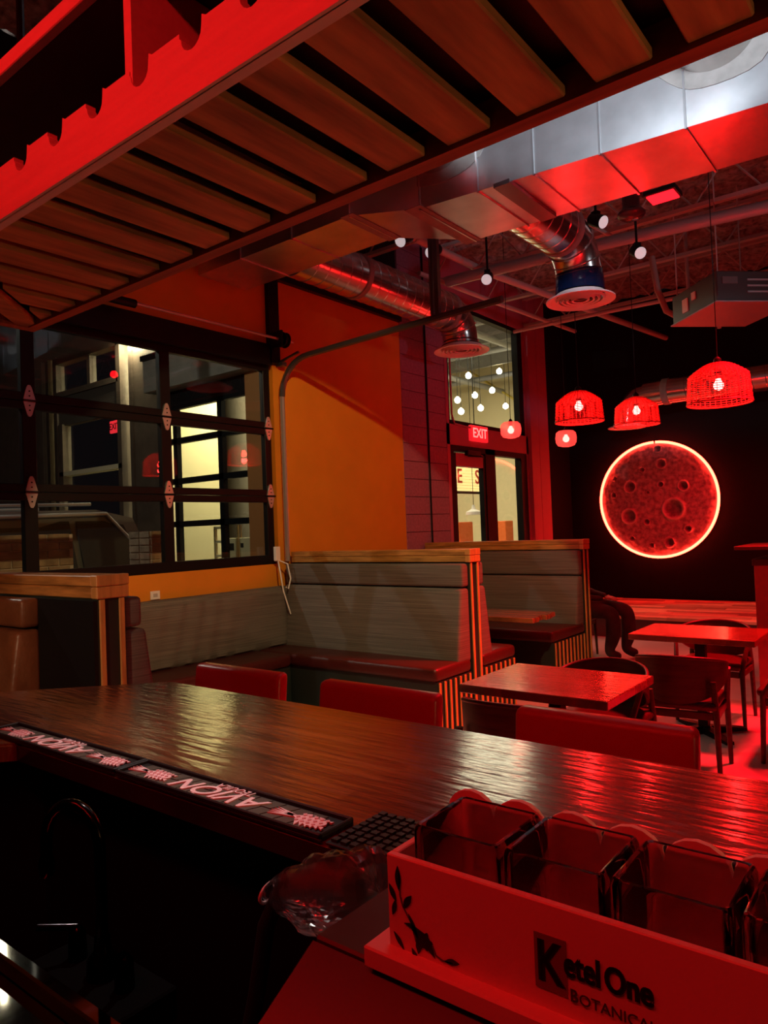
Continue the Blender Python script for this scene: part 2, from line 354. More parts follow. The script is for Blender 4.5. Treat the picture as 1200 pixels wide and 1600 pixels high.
# painted concrete blocks
bl = None
for r_ in range(24):
    z0 = 0.01+r_*0.22
    cuts = [7.06, 7.33, 7.60, 8.05] if r_ % 2 else [7.06, 7.60, 7.84, 8.05]
    cuts = [7.065, 7.60, 8.045]
    for a, b_ in zip(cuts[:-1], cuts[1:]):
        if b_ == 7.60: b_ -= 0.012
        else: a += 0.012
        wpart(B(XW-0.03, XW, a+0.003, b_-0.003, z0, min(z0+0.214, ZC), 0.003), 'block', M_purple)
wpart(MB().tube([(XW+0.012, 7.60, 0), (XW+0.012, 7.60, ZC-0.1)], 0.011, 8), 'joint_bead', M_black)
wpart(B(XW-0.16, XW, 8.05, 10.40, 2.70, 2.98), 'lintel', M_redpaint)
wpart(B(XW-0.16, XW, 8.05, 10.40, 4.66, ZC), 'head_wall', M_redpaint)
wpart(B(XW-0.16, XW, 8.05, 8.12, 0, 4.66), 'jamb', M_redpaint)
wpart(B(XW-0.16, XW, 10.34, 10.40, 0, 4.66), 'jamb', M_redpaint)
wpart(B(XW-0.16, XW+0.06, 10.40, 10.68, 0, ZC), 'pilaster', M_redpaint)
wpart(B(XW-0.16, XW+0.06, 10.69, 11.03, 0, ZC), 'pilaster', M_redpaint)
wpart(B(XW-0.16, XW-0.01, 11.03, YB, 0, ZC), 'black_return', M_blackwall)
wpart(B(XW, XW+0.012, 4.95, 7.06, 0.0, 0.09), 'skirting', M_black)
struct(B(XW, XW+0.06, GY0-0.1, 7.05, 4.12, 4.20).obj('trim_1', M_blackmetal))
struct(B(XW, XW+0.05, 4.86, 4.995, 3.27, 4.2).obj('trim_2', M_blackmetal))
struct(B(XW, XW+0.05, GY0-0.1, 4.88, 3.245, 3.45).obj('trim_3', M_blackmetal))

# ------------------------------------------------------------------ overhead glass door
gd = Abs('door_1', 'black framed overhead sectional door with clear glass panes', 'door', (XW-0.06, 2.5, GZ0)); struct(gd.o)
stiles = [0.19, 1.36, 2.53, 3.70, 4.87]; rails = [1.34, 1.965, 2.63, 3.235]
for i, y in enumerate(stiles):
    w = 0.05 if i < 4 else 0.042
    gd.part(B(XW-0.09, XW-0.03, y-w, y+w, GZ0, GZ1, 0.004), 'stile', M_blackmetal)
for i, z in enumerate(rails):
    h = 0.062 if i in (1, 2) else (0.05 if i == 0 else 0.04)
    if i in (1, 2):
        gd.part(B(XW-0.085, XW-0.025, 0.14, 4.91, z-h, z-0.002, 0.004), 'rail', M_blackmetal)
        gd.part(B(XW-0.085, XW-0.025, 0.14, 4.91, z+0.002, z+h, 0.004), 'rail', M_blackmetal)
    else:
        gd.part(B(XW-0.085, XW-0.025, 0.14, 4.91, z-h, z+h, 0.004), 'rail', M_blackmetal)
for i in range(4):
    for k in range(3):
        gd.part(B(XW-0.063, XW-0.057, stiles[i]+0.045, stiles[i+1]-0.04, rails[k]+0.04, rails[k+1]-0.035), 'pane', glass)
hp = [(-0.045, 0.008), (0.045, 0.008), (0.018, 0.10), (0.008, 0.115), (-0.008, 0.115), (-0.018, 0.10)]
for y in stiles:
    for z in rails[1:3]:
        for sg in (1, -1):
            M = frame((XW-0.028, y, z), (0, 1, 0), (0, 0, sg), (1, 0, 0))
            hobj = gd.part(MB().prism(hp, M, 0.012), 'hinge', M_chrome)
            sl = MB()
            for q in (0.035, 0.07): sl.lathe([(0.006, 0), (0.006, 0.004)], 8, o=tuple(M @ Vector((0, q, 0.012))), M=Matrix.Rotation(R(90), 3, 'Y'), cap1=True)
            gd.part(sl, 'bolt', M_blackmetal, parent=hobj)
        gd.part(MB().tube([(XW-0.01, y-0.05, z), (XW-0.01, y+0.05, z)], 0.008, 8), 'hinge_pin', M_blackmetal)
# vertical + curved + horizontal track and spring shaft
tk = Abs('door_track', 'steel overhead door track curving up from orange wall to the ceiling', 'door track', (XW+0.05, 5.0, 1.3))
pts = [(XW+0.05, 5.0, z) for z in (1.32, 2.0, 2.6, 2.95)]
for i in range(1, 9):
    a = math.pi/2*i/8; pts.append((XW+0.05+0.36*(1-math.cos(a)), 5.0+0.02*i/8, 2.95+0.36*math.sin(a)))
pts += [(-3.9, 5.03, 3.34), (-2.70, 5.06, 3.38)]
tk.part(MB().tube(pts[:4], 0.026, 8), 'vertical_track', mat('bright_track', (0.55, 0.53, 0.58), 0.3, metal=0.7), 40)
tk.part(MB().tube(pts[3:], 0.03, 8), 'curved_track', M_track, 40)
tk.part(B(-3.32, -3.28, 5.03, 5.07, 3.38, 5.2), 'hanger', M_track)
tk.part(B(-3.36, -3.34, 5.02, 5.08, 3.38, 5.2), 'hanger', M_track)
tk.part(B(XW+0.01, XW+0.1, 4.97, 5.03, 3.25, 3.29), 'bracket', M_track)
tk.part(MB().tube([(XW+0.05, 5.0, 3.30), (XW+0.28, 5.02, 3.36)], 0.014, 6), 'brace', M_track)
sh = Abs('spring_shaft', 'thin steel spring shaft above the overhead glass door', 'shaft', (XW+0.2, 2.5, 3.47))
sh.part(MB().tube([(XW+0.17, 0.2, 3.47), (XW+0.17, 5.06, 3.48)], 0.013, 10), 'rod', M_chrome, 40)
sh.part(MB().lathe([(0.03, -0.03), (0.075, -0.03), (0.075, -0.02), (0.06, -0.015), (0.06, 0.015), (0.075, 0.02), (0.075, 0.03), (0.03, 0.03)], 24, o=(XW+0.17, 4.93, 3.48), M=Matrix.Rotation(R(90), 3, 'X')), 'cable_drum', M_blackmetal, 40)
sh.part(B(XW+0.05, XW+0.22, 4.86, 4.88, 3.40, 3.56, 0.004), 'bearing_plate', M_blackmetal)
sh.part(MB().tube([(XW+0.17, 2.95, 3.47), (XW+0.17, 3.3, 3.47)], 0.035, 10), 'centre_bearing', M_blackmetal, 40)

# ------------------------------------------------------------------ upper window + glass door
wn = bpy.data.objects.new('window_1', None); COL.objects.link(wn); struct(wn)
def wnp(mb, n, m): return mb.obj(n, m, wn)
wnp(B(XW-0.12, XW-0.02, 8.12, 8.17, 2.98, 4.66), 'frame_side', M_black); wnp(B(XW-0.12, XW-0.02, 10.20, 10.34, 2.98, 4.66), 'frame_side', M_black)
wnp(B(XW-0.12, XW-0.02, 8.12, 10.34, 2.98, 3.04), 'frame_sill', M_black); wnp(B(XW-0.12, XW-0.02, 8.12, 10.34, 4.60, 4.66), 'frame_head', M_black)
wnp(B(XW-0.08, XW-0.074, 8.16, 10.22, 3.03, 4.61), 'pane', glass)
d2 = bpy.data.objects.new('door_2', None); COL.objects.link(d2); struct(d2)
def d2p(mb, n, m, p=None): return mb.obj(n, m, p or d2)
for y0, y1 in ((8.12, 8.22), (9.06, 9.34), (10.16, 10.34)): d2p(B(XW-0.12, XW-0.01, y0, y1, 0, 2.70), 'mullion', M_black)
d2p(B(XW-0.12, XW-0.01, 8.22, 10.16, 2.62, 2.70), 'head', M_black)
d2p(B(XW-0.10, XW-0.02, 8.22, 8.28, 0.02, 2.60), 'door_stile', M_black); d2p(B(XW-0.10, XW-0.02, 9.0, 9.06, 0.02, 2.60), 'door_stile', M_black)
d2p(B(XW-0.10, XW-0.02, 8.28, 9.0, 2.42, 2.60), 'door_rail', M_redpaint); d2p(B(XW-0.10, XW-0.02, 8.28, 9.0, 0.02, 0.2), 'door_rail', M_black)
d2p(B(XW-0.07, XW-0.064, 8.27, 9.01, 0.19, 2.43), 'pane', glass); d2p(B(XW-0.07, XW-0.064, 9.33, 10.17, 0.0, 2.63), 'pane', glass)
cl = d2p(B(XW-0.02, XW+0.05, 8.5, 8.85, 2.57, 2.64, 0.01), 'door_closer', M_blackmetal)
d2p(MB().tube([(XW+0.03, 8.52, 2.56), (XW+0.12, 8.75, 2.555), (XW+0.0, 8.98, 2.56)], 0.01, 6), 'closer_arm', M_blackmetal, cl)

# ------------------------------------------------------------------ stage with plank top
st = Abs('stage', 'low wooden stage of mixed planks below the glowing moon', 'stage', (-1.8, 10.8, 0))
st.part(B(-4.9, 1.0, 9.72, YB-0.01, 0, 0.255), 'riser', mat('stage_riser', (0.10, 0.05, 0.05), 0.6))
rng = random.Random(3); tones = []
for i in range(6):
    g = 0.35+0.12*i; tones.append(mat('stage_plank_%d' % i, (0.85*g, 0.55*g, 0.35*g), 0.5, noise_s=3, noise_amt=0.25, stretch=(1.5, 16, 16)))
y = 9.70
while y < YB-0.1:
    x = -4.9-rng.random()*0.8
    while x < 1.0:
        L = 0.6+rng.random()*0.9; a, b_ = max(x, -4.9), min(x+L, 1.0)
        if b_-a > 0.08:
            h = rng.random()*0.006
            st.part(B(a+0.002, b_-0.002, y+0.002, min(y+0.158, YB-0.01), 0.256, 0.296+h, 0.003), 'plank', rng.choice(tones))
        x += L
    y += 0.16

# ================================================================== moon light on back wall
mo = Abs('moon_wall_lamp', 'round cratered moon disc ringed by a glowing red neon tube', 'wall light', (-3.705, YB, 1.91))
craters = [(640, 550, 18), (656, 632, 24), (553, 657, 13), (398, 695, 12), (484, 747, 30), (388, 787, 15), (648, 743, 16), (578, 783, 10), (765, 758, 25), (710, 877, 52), (472, 908, 38), (566, 942, 16), (778, 987, 18), (478, 1030, 15), (585, 1070, 14), (680, 1055, 25)]
MR = 0.925; cr_ = [((a-622)/310*MR, -(b-823)/310*MR, c/310*MR) for a, b, c in craters]
mb = MB(); NR, NA = 90, 200; cols = []
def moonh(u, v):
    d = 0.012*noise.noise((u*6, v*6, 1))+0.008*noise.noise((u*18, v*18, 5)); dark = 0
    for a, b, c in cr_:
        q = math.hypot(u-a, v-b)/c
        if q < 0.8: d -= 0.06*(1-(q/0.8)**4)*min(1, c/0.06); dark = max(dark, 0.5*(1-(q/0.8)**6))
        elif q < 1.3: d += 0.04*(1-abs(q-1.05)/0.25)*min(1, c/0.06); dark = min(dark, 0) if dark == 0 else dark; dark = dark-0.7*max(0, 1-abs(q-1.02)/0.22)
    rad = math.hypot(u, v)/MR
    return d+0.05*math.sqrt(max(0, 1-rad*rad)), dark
for i in range(NR+1):
    for k in range(NA):
        a = 2*math.pi*k/NA; u = MR*i/NR*math.cos(a); v = MR*i/NR*math.sin(a); h, dk = moonh(u, v)
        mb.v.append((-3.705+u, YB-0.09-h, 1.91+v)); cols.append(dk)
for i in range(NR):
    for k in range(NA): mb.f.append((i*NA+k, i*NA+(k+1) % NA, (i+1)*NA+(k+1) % NA, (i+1)*NA+k))
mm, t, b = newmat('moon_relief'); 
at = t.nodes.new('ShaderNodeAttribute'); at.attribute_name = 'crater_tone'  # crater floors darker, rims lighter than the disc
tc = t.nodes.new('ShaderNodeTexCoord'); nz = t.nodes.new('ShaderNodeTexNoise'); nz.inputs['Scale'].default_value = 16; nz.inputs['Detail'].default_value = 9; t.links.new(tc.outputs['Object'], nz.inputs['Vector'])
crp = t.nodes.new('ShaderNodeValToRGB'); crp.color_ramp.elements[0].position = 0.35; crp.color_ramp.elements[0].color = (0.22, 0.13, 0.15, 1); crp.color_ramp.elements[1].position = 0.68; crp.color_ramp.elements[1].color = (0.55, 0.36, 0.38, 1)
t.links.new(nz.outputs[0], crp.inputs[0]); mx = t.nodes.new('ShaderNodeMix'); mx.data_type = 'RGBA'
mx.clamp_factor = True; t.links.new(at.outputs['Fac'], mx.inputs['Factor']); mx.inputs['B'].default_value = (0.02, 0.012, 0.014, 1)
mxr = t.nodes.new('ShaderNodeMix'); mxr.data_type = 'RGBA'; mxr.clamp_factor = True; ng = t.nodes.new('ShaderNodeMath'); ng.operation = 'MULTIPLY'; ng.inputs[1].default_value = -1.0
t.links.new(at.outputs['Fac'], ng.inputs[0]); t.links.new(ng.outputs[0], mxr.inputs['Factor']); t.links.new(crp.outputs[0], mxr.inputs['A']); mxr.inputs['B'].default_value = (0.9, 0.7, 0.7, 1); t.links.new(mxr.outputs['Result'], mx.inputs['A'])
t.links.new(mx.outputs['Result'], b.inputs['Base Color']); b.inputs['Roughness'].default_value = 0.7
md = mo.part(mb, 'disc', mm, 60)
ca = md.data.attributes.new('crater_tone', 'FLOAT', 'POINT')
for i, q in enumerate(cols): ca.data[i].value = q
mo.part(MB().lathe([(MR-0.01, 0.0), (MR-0.01, 0.09), (MR+0.012, 0.09), (MR+0.012, 0.0)], 80, o=(-3.705, YB, 1.91), M=Matrix.Rotation(R(90), 3, 'X')), 'rim', M_black, 40)
ring = [(-3.705+(MR+0.005)*math.sin(a), YB-0.11, 1.91+(MR+0.005)*math.cos(a)) for a in [R(1.0)+(2*math.pi-R(2.0))*i/120 for i in range(121)]]
mo.part(MB().tube(ring, 0.021, 10), 'neon_tube', M_neon, 40)

# ================================================================== ceiling services
jst = None
for i, y in enumerate((2.6, 4.9, 6.4, 7.7, 9.0, 10.4)):
    if jst is None:
        jst = thing('roof_joist', 'open web steel roof joist under the sprayed ceiling', 'joist', (0, y, 4.72), 0, 'steel roof joists')
        for dz, nme in ((0.02, 'bottom_chord'), (0.44, 'top_chord')):
            MB().box(XW+0.02, 4.4, -0.035, -0.005, dz-0.02, dz+0.02).box(XW+0.02, 4.4, 0.005, 0.035, dz-0.02, dz+0.02).obj(nme, M_joist, jst)
        k = 0; x = XW+0.1
        while x < 4.1:
            MB().tube([(x, 0, 0.02 if k % 2 == 0 else 0.44), (x+0.32, 0, 0.44 if k % 2 == 0 else 0.02)], 0.011, 6).obj('web_bar', M_joist, jst); x += 0.32; k += 1
    else: dup(jst, (0, y, 4.72))
def pipe(name, label, pts, r, m, cat='pipe', group=None, hangers=()):
    p = Abs(name, label, cat, pts[0], group)
    p.part(MB().tube(pts, r, 12), 'run', m, 50)
    for h in hangers:
        p.part(MB().tube([(h[0], h[1], h[2]), (h[0], h[1], ZC-0.05)], 0.006, 6), 'hanger_rod', M_joist)
        p.part(MB().lathe([(r+0.006, -0.015), (r+0.012, -0.015), (r+0.012, 0.015), (r+0.006, 0.015)], 14, o=h, M=Matrix.Rotation(R(90), 3, 'Y' if abs(pts[0][1]-pts[-1][1]) < 1.0 else 'X')), 'clamp', M_joist)
    return p
M_pipe = mat('grey_pipe', (0.36, 0.36, 0.37), 0.4, metal=0.2)
M_pinkpipe = mat('bare_pipe', (0.52, 0.44, 0.43), 0.45)
pipe('sprinkler_pipe', 'thick grey pipe crossing behind the blue wrapped duct end', [(-4.4, 6.94, 4.40), (-2.7, 7.1, 4.40), (0.0, 7.5, 4.40), (4.4, 8.0, 4.4)], 0.06, M_pipe, hangers=((-3.2, 7.05, 4.40), (-0.9, 7.36, 4.4)))
pipe('conduit_pipe', 'pale conduit running from the duct towards the black wall', [(-4.15, 5.5, 4.54), (-4.08, 7.25, 4.52), (-3.74, 10.0, 4.52), (-3.48, YB, 4.52)], 0.042, M_pinkpipe, hangers=((-4.14, 5.95, 4.535),))
pipe('branch_pipe', 'thin pipe ending above the upper window with a sprinkler head', [(-4.55, 6.6, 4.45), (-4.45, 8.2, 4.45), (-4.3, 10.3, 4.46)], 0.028, M_pinkpipe)
pipe('window_pipe', 'thin cross pipe joining near the upper window', [(-4.75, 9.2, 4.33), (-3.4, 9.3, 4.35), (-2.0, 9.4, 4.35)], 0.025, M_pinkpipe)
pipe('thin_conduit', 'slim bent conduit looping above the thick grey pipe', [(-3.9, 5.6, 4.52), (-3.3, 6.1, 4.66), (-3.0, 6.35, 4.68), (-2.75, 6.8, 4.6), (-2.6, 7.6, 4.55)], 0.02, M_pinkpipe)
pipe('corner_pipe', 'pale pipe at the ceiling above the painted rack', [(-5.0, 1.2, 4.6), (-4.0, 3.4, 4.62), (-3.6, 3.9, 4.62)], 0.05, M_pinkpipe)
pipe('long_conduit', 'slim conduit running beside the shiny duct', [(-2.2, 5.62, 4.3), (0.0, 5.72, 4.3), (4.3, 5.9, 4.3)], 0.03, M_pipe)
# rectangular duct: narrow run, transition, wide run
du = Abs('main_duct', 'long rectangular galvanised duct crossing the room under the ceiling', 'duct', (-1.5, 4.6, 3.9))
Z0, Z1 = 3.90, 4.52
def dseg(xa, xb, ya0, ya1, yb0, yb1, nm):
    vs = []
    for x, y0, y1 in ((xa, ya0, ya1), (xb, yb0, yb1)): vs += [(x, y0, Z0), (x, y1, Z0), (x, y1, Z1), (x, y0, Z1)]
    m_ = MB().add(vs, [(0, 1, 2, 3), (4, 7, 6, 5), (0, 4, 5, 1), (1, 5, 6, 2), (2, 6, 7, 3), (3, 7, 4, 0)])
    return du.part(m_, nm, M_galv)
nar = [-5.12, -4.55, -3.95, -3.35]
for a, b_ in zip(nar[:-1], nar[1:]): dseg(a+0.003, b_-0.003, 4.0, 4.55, 4.0, 4.55, 'duct_section')
dseg(-3.35, -2.9, 4.0, 4.55, 4.26, 5.03, 'transition')
wide = [-2.9, -2.45, -2.05, -1.62, -1.12, -0.5, 0.3, 1.1, 1.9, 2.7, 3.5, 4.4]
yn = lambda x: 4.26+0.11*(x+2.9)
yf = lambda x: 5.03+0.06*(x+2.9)
for a, b_ in zip(wide[:-1], wide[1:]): dseg(a+0.003, b_-0.003, yn(a), yf(a), yn(b_), yf(b_), 'duct_section')
for x in wide[:-1]:
    du.part(MB().box(x-0.006, x+0.006, yn(x)-0.012, yf(x)+0.012, Z0-0.012, Z0+0.0).box(x-0.006, x+0.006, yn(x)-0.014, yn(x)+0.001, Z0-0.012, Z1), 'seam', M_galv)
for x in nar[1:]:
    du.part(MB().box(x-0.005, x+0.005, 3.99, 4.56, Z0-0.01, Z0).box(x-0.005, x+0.005, 3.987, 4.0, Z0-0.01, Z1), 'seam', M_galv)
du.part(B(-3.0, -2.86, 4.2, 5.05, Z0-0.006, Z0-0.001), 'sealant_band', M_mastic)
du.part(B(-3.42, -3.3, 3.97, 4.56, Z0-0.006, Z0-0.001), 'sealant_band', M_mastic)
du.part(B(-2.32, -2.2, 4.29, 5.02, Z0-0.03, Z0-0.001), 'stiffener', M_track)
for tx, tz in ((-0.95, 4.42), (-2.75, 4.36)):
    sp = [(tx+q[0], 0, tz+q[1]) for q in [(0.36*math.cos(a)*(1+0.13*math.sin(3*a+tx)), 0.36*math.sin(a)*(1+0.1*math.cos(2*a))) for a in [2*math.pi*i/28 for i in range(28)]]]
    zlim = Z0+0.02
    poly = [(p[0], max(p[2], zlim)) for p in sp]
    du.part(MB().prism([(a, min(b_, Z1-0.01)) for a, b_ in poly], frame((0, yn(tx)-0.03, 0), (1, 0.11, 0), (0, 0, 1), (0, -1, 0)) @ Matrix.Translation((0, 0, 0.11*tx-0.03)), 0.008), 'sealant_patch', M_mastic)
    du.part(MB().tube([(tx, yn(tx)+0.02, tz), (tx-0.02, 4.1, tz), (tx-0.05, 3.4, tz)], 0.24, 28), 'round_takeoff', M_spiral, 50)
def spiral(name, label, path, r, seams, m=M_spiral):
    s_ = Abs(name, label, 'duct', path[0])
    pts = [Vector(p) for p in path]
    s_.part(MB().tube(pts, r, 32), 'pipe_run', m, 50)
    for (p, d) in seams:
        q = Vector((0, 0, 1)).rotation_difference(Vector(d)).to_matrix()
        s_.part(MB().lathe([(r, -0.006), (r+0.006, 0), (r, 0.006)], 32, o=p, M=q), 'seam', m, 60)
    return s_
def elbow(c, r, d0, n=6):   # from horizontal dir d0 bending down
    d0 = Vector(d0); dn = Vector((0, 0, -1)); cc = Vector(c)
    return [cc+d0*(r*math.sin(math.pi/2*i/n))+dn*(r*(1-math.cos(math.pi/2*i/n))) for i in range(n+1)]
def diffuser(s_, c, r):
    d = s_.part(MB().lathe([(r*0.72, 0.05), (r*0.75, 0.02), (r*0.9, 0.012), (r, 0.0), (r*1.0, -0.012), (r*0.86, -0.006), (r*0.72, 0.02)], 40, o=c), 'diffuser', M_white, 50)
    for q in (0.64, 0.5, 0.36, 0.2):
        s_.part(MB().lathe([(r*q, -0.004), (r*(q+0.05), -0.012), (r*(q+0.08), 0.012), (r*q, 0.02)], 36, o=c), 'diffuser_ring', M_white, 50, parent=d)
    s_.part(MB().lathe([(0.001, 0.06), (r*0.72, 0.06)], 32, o=c), 'throat', M_black, parent=d)
RS = 0.215
el = elbow((-4.5, 7.05, 4.10), 0.30, (0, 1, 0))
s1 = spiral('spiral_duct', 'round spiral duct along the orange wall bending down by the window', [(-4.5, 4.56, 4.10), (-4.5, 5.8, 4.10), (-4.5, 7.05, 4.10)], RS, [((-4.5, 4.7+0.145*i, 4.10), (0, 1, 0.12)) for i in range(16)])
s1.part(MB().tube(el+[(-4.5, 7.36, 3.74)], RS-0.01, 32), 'elbow', M_spiral, 24)
for i in (0, 2, 4, 6):
    dvec = (0, math.cos(math.pi/2*i/6), -math.sin(math.pi/2*i/6))
    s1.part(MB().lathe([(RS-0.01, -0.008), (RS+0.004, 0), (RS-0.01, 0.008)], 32, o=el[i], M=Vector((0, 0, 1)).rotation_difference(Vector(dvec)).to_matrix()), 'elbow_seam', M_spiral, 60)
for yb in (5.42, 7.03):
    s1.part(MB().lathe([(RS, -0.035), (RS+0.009, -0.03), (RS+0.009, 0.03), (RS, 0.035)], 32, o=(-4.5, yb, 4.10), M=Matrix.Rotation(R(90), 3, 'X')), 'sealant_band', M_mastic, 40)
diffuser(s1, (-4.5, 7.36, 3.70), 0.33)
el = elbow((-2.58, 5.98, 4.16), 0.36, (0, 1, 0))
s2 = spiral('spiral_duct', 'short round duct wrapped in blue film ending in a ceiling diffuser', [(-2.58, 5.0, 4.16), (-2.58, 5.98, 4.16)], RS, [((-2.58, 5.1+0.15*i, 4.16), (0, 1, 0.12)) for i in range(6)])
s2.part(MB().tube(el[:6], RS-0.008, 32), 'elbow', M_spiral, 24)
for i in (0, 2, 4, 5):
    dvec = (0, math.cos(math.pi/2*i/6), -math.sin(math.pi/2*i/6))
    s2.part(MB().lathe([(RS-0.01, -0.008), (RS+0.004, 0), (RS-0.01, 0.008)], 32, o=el[i], M=Vector((0, 0, 1)).rotation_difference(Vector(dvec)).to_matrix()), 'elbow_seam', M_spiral, 60)
s2.part(MB().lathe([(RS, -0.04), (RS+0.01, -0.035), (RS+0.01, 0.035), (RS, 0.04)], 32, o=(-2.58, 5.93, 4.16), M=Matrix.Rotation(R(90), 3, 'X')), 'sealant_band', M_mastic, 40)
s2.part(MB().tube([el[5], el[6], (-2.58, 6.34, 3.70)], [RS-0.004, RS+0.004, RS+0.008], 32), 'blue_wrap', M_tape, 40, label='crinkled dark blue plastic wrap')
diffuser(s2, (-2.58, 6.34, 3.64), 0.31)
el = elbow((-3.62, 11.3, 3.55), 0.3, (-1, 0, 0))
s3 = spiral('spiral_duct', 'red lit round duct along the black wall above the moon', [(4.4, 11.3, 3.55), (-3.2, 11.3, 3.53), (-3.62, 11.3, 3.52)], 0.19, [((-3.0+0.18*i, 11.3, 3.53), (1, 0, 0.1)) for i in range(14)])
s3.part(MB().tube([Vector(p)+Vector((0, 0, -0.03)) for p in el]+[(-3.93, 11.3, 3.10)], 0.165, 28), 'elbow', M_spiral, 24)
s3.part(MB().lathe([(0.19, -0.05), (0.2, -0.045), (0.2, 0.045), (0.19, 0.05)], 32, o=(-3.3, 11.3, 3.53), M=Matrix.Rotation(R(90), 3, 'Y')), 'sealant_band', M_mastic, 40)
diffuser(s3, (-3.93, 11.3, 3.06), 0.29)
# ceiling cassette unit, turned 45 degrees
ac = thing('heater_unit', 'dark boxy air unit hanging from the ceiling with slotted front', 'air unit', (-1.70, 8.2, 3.72), R(45))
B(-0.42, 0.42, -0.42, 0.42, 0.0, 0.30, 0.01).obj('body', mat('unit_grey', (0.05, 0.045, 0.045), 0.4), ac)
B(-0.44, 0.44, -0.44, 0.44, -0.015, 0.0, 0.004).obj('bottom_panel', mat('unit_panel', (0.3, 0.24, 0.25), 0.45), ac)
for z in (0.09, 0.15, 0.21): B(-0.10, 0.38, -0.432, -0.42, z-0.008, z+0.008).obj('vent_slat', M_chrome, ac)
B(-0.36, -0.2, -0.428, -0.42, 0.17, 0.24).obj('badge', mat('badge_grey', (0.14, 0.13, 0.13), 0.4), ac)
B(-0.432, -0.42, 0.1, 0.2, 0.06, 0.2).obj('sticker', M_white, ac); B(-0.432, -0.42, -0.05, 0.02, 0.14, 0.22).obj('sticker', M_white, ac)
for sx in (-0.38, 0.38):
    for sy in (-0.38, 0.38): MB().tube([(sx, sy, 0.3), (sx, sy, 1.55)], 0.008, 6).obj('hanger_rod', M_joist, ac)
pipe('bent_pipe', 'pale gas pipe elbow beside the dark air unit', [(-2.55, 8.4, 4.6), (-2.5, 8.4, 4.2), (-2.42, 8.42, 3.95), (-2.3, 8.5, 3.86), (-1.95, 8.3, 3.86)], 0.035, mat('grubby_pipe', (0.34, 0.28, 0.25), 0.5))
pipe('sprinkler_drop', 'short sprinkler drop with a tee below the air unit', [(-2.4, 9.25, ZC-0.06), (-2.38, 9.22, 4.25), (-2.05, 9.0, 3.95), (-2.0, 8.98, 3.94), (-2.0, 8.98, 3.78)], 0.022, M_pinkpipe)
# track heads
trk = thing('track_light', 'small black track spotlight on the ceiling', 'spotlight', (-3.88, 5.9, 4.32), 0, 'ceiling track spotlights')
MB().lathe([(0.03, 0.10), (0.055, 0.08), (0.06, -0.06), (0.056, -0.075)], 20, M=Matrix.Rotation(R(-60), 3, 'X') @ Matrix.Rotation(R(0), 3, 'Y'), cap0=True).obj('housing', M_blackmetal, trk, 40)
MB().lathe([(0.055, -0.074), (0.001, -0.079)], 20, M=Matrix.Rotation(R(-60), 3, 'X')).obj('lens', M_spotlens, trk)
MB().tube([(0, 0.02, 0.02), (0, 0.03, 1.22)], 0.012, 8).obj('stem', M_blackmetal, trk); B(-0.03, 0.03, -0.01, 0.05, 0.05, 0.09).obj('bracket', M_blackmetal, trk)
for x, y, z, a in ((-3.74, 6.70, 4.22, 20), (-2.24, 6.96, 4.17, 40), (-2.37, 6.3, 4.3, 70), (-3.80, 5.3, 4.24, 0)): dup(trk, (x, y, z), R(a))
fl = Abs('red_flood_lamp', 'small red led flood lamp clamped below the ceiling by the duct', 'flood lamp', (-1.78, 6.2, 4.28))
fl.part(B(-1.88, -1.66, 6.12, 6.30, 4.285, 4.30, 0.003), 'lens', emat('red_led_lens', (1, 0.01, 0.02), 2.2)); fl.part(B(-1.9, -1.64, 6.1, 6.32, 4.30, 4.34, 0.005), 'housing', M_blackmetal)
fl.part(MB().tube([(-1.77, 6.21, 4.34), (-1.77, 6.21, 4.74)], 0.012, 8), 'stem', M_blackmetal)
hn = Abs('horn_speaker', 'dark round ceiling loudspeaker next to the red flood lamp', 'speaker', (-2.10, 6.40, 4.28))
hn.part(MB().lathe([(0.06, 0.16), (0.075, 0.14), (0.075, 0.05), (0.10, 0.02), (0.12, 0.0), (0.12, -0.02), (0.10, -0.04), (0.05, -0.055), (0.001, -0.06)], 28, o=(-2.10, 6.40, 4.32), cap0=True), 'body', mat('plum_gloss', (0.06, 0.012, 0.015), 0.25), 40)
hn.part(MB().tube([(-2.10, 6.40, 4.46), (-2.10, 6.40, 4.74)], 0.015, 8), 'stem', M_blackmetal)
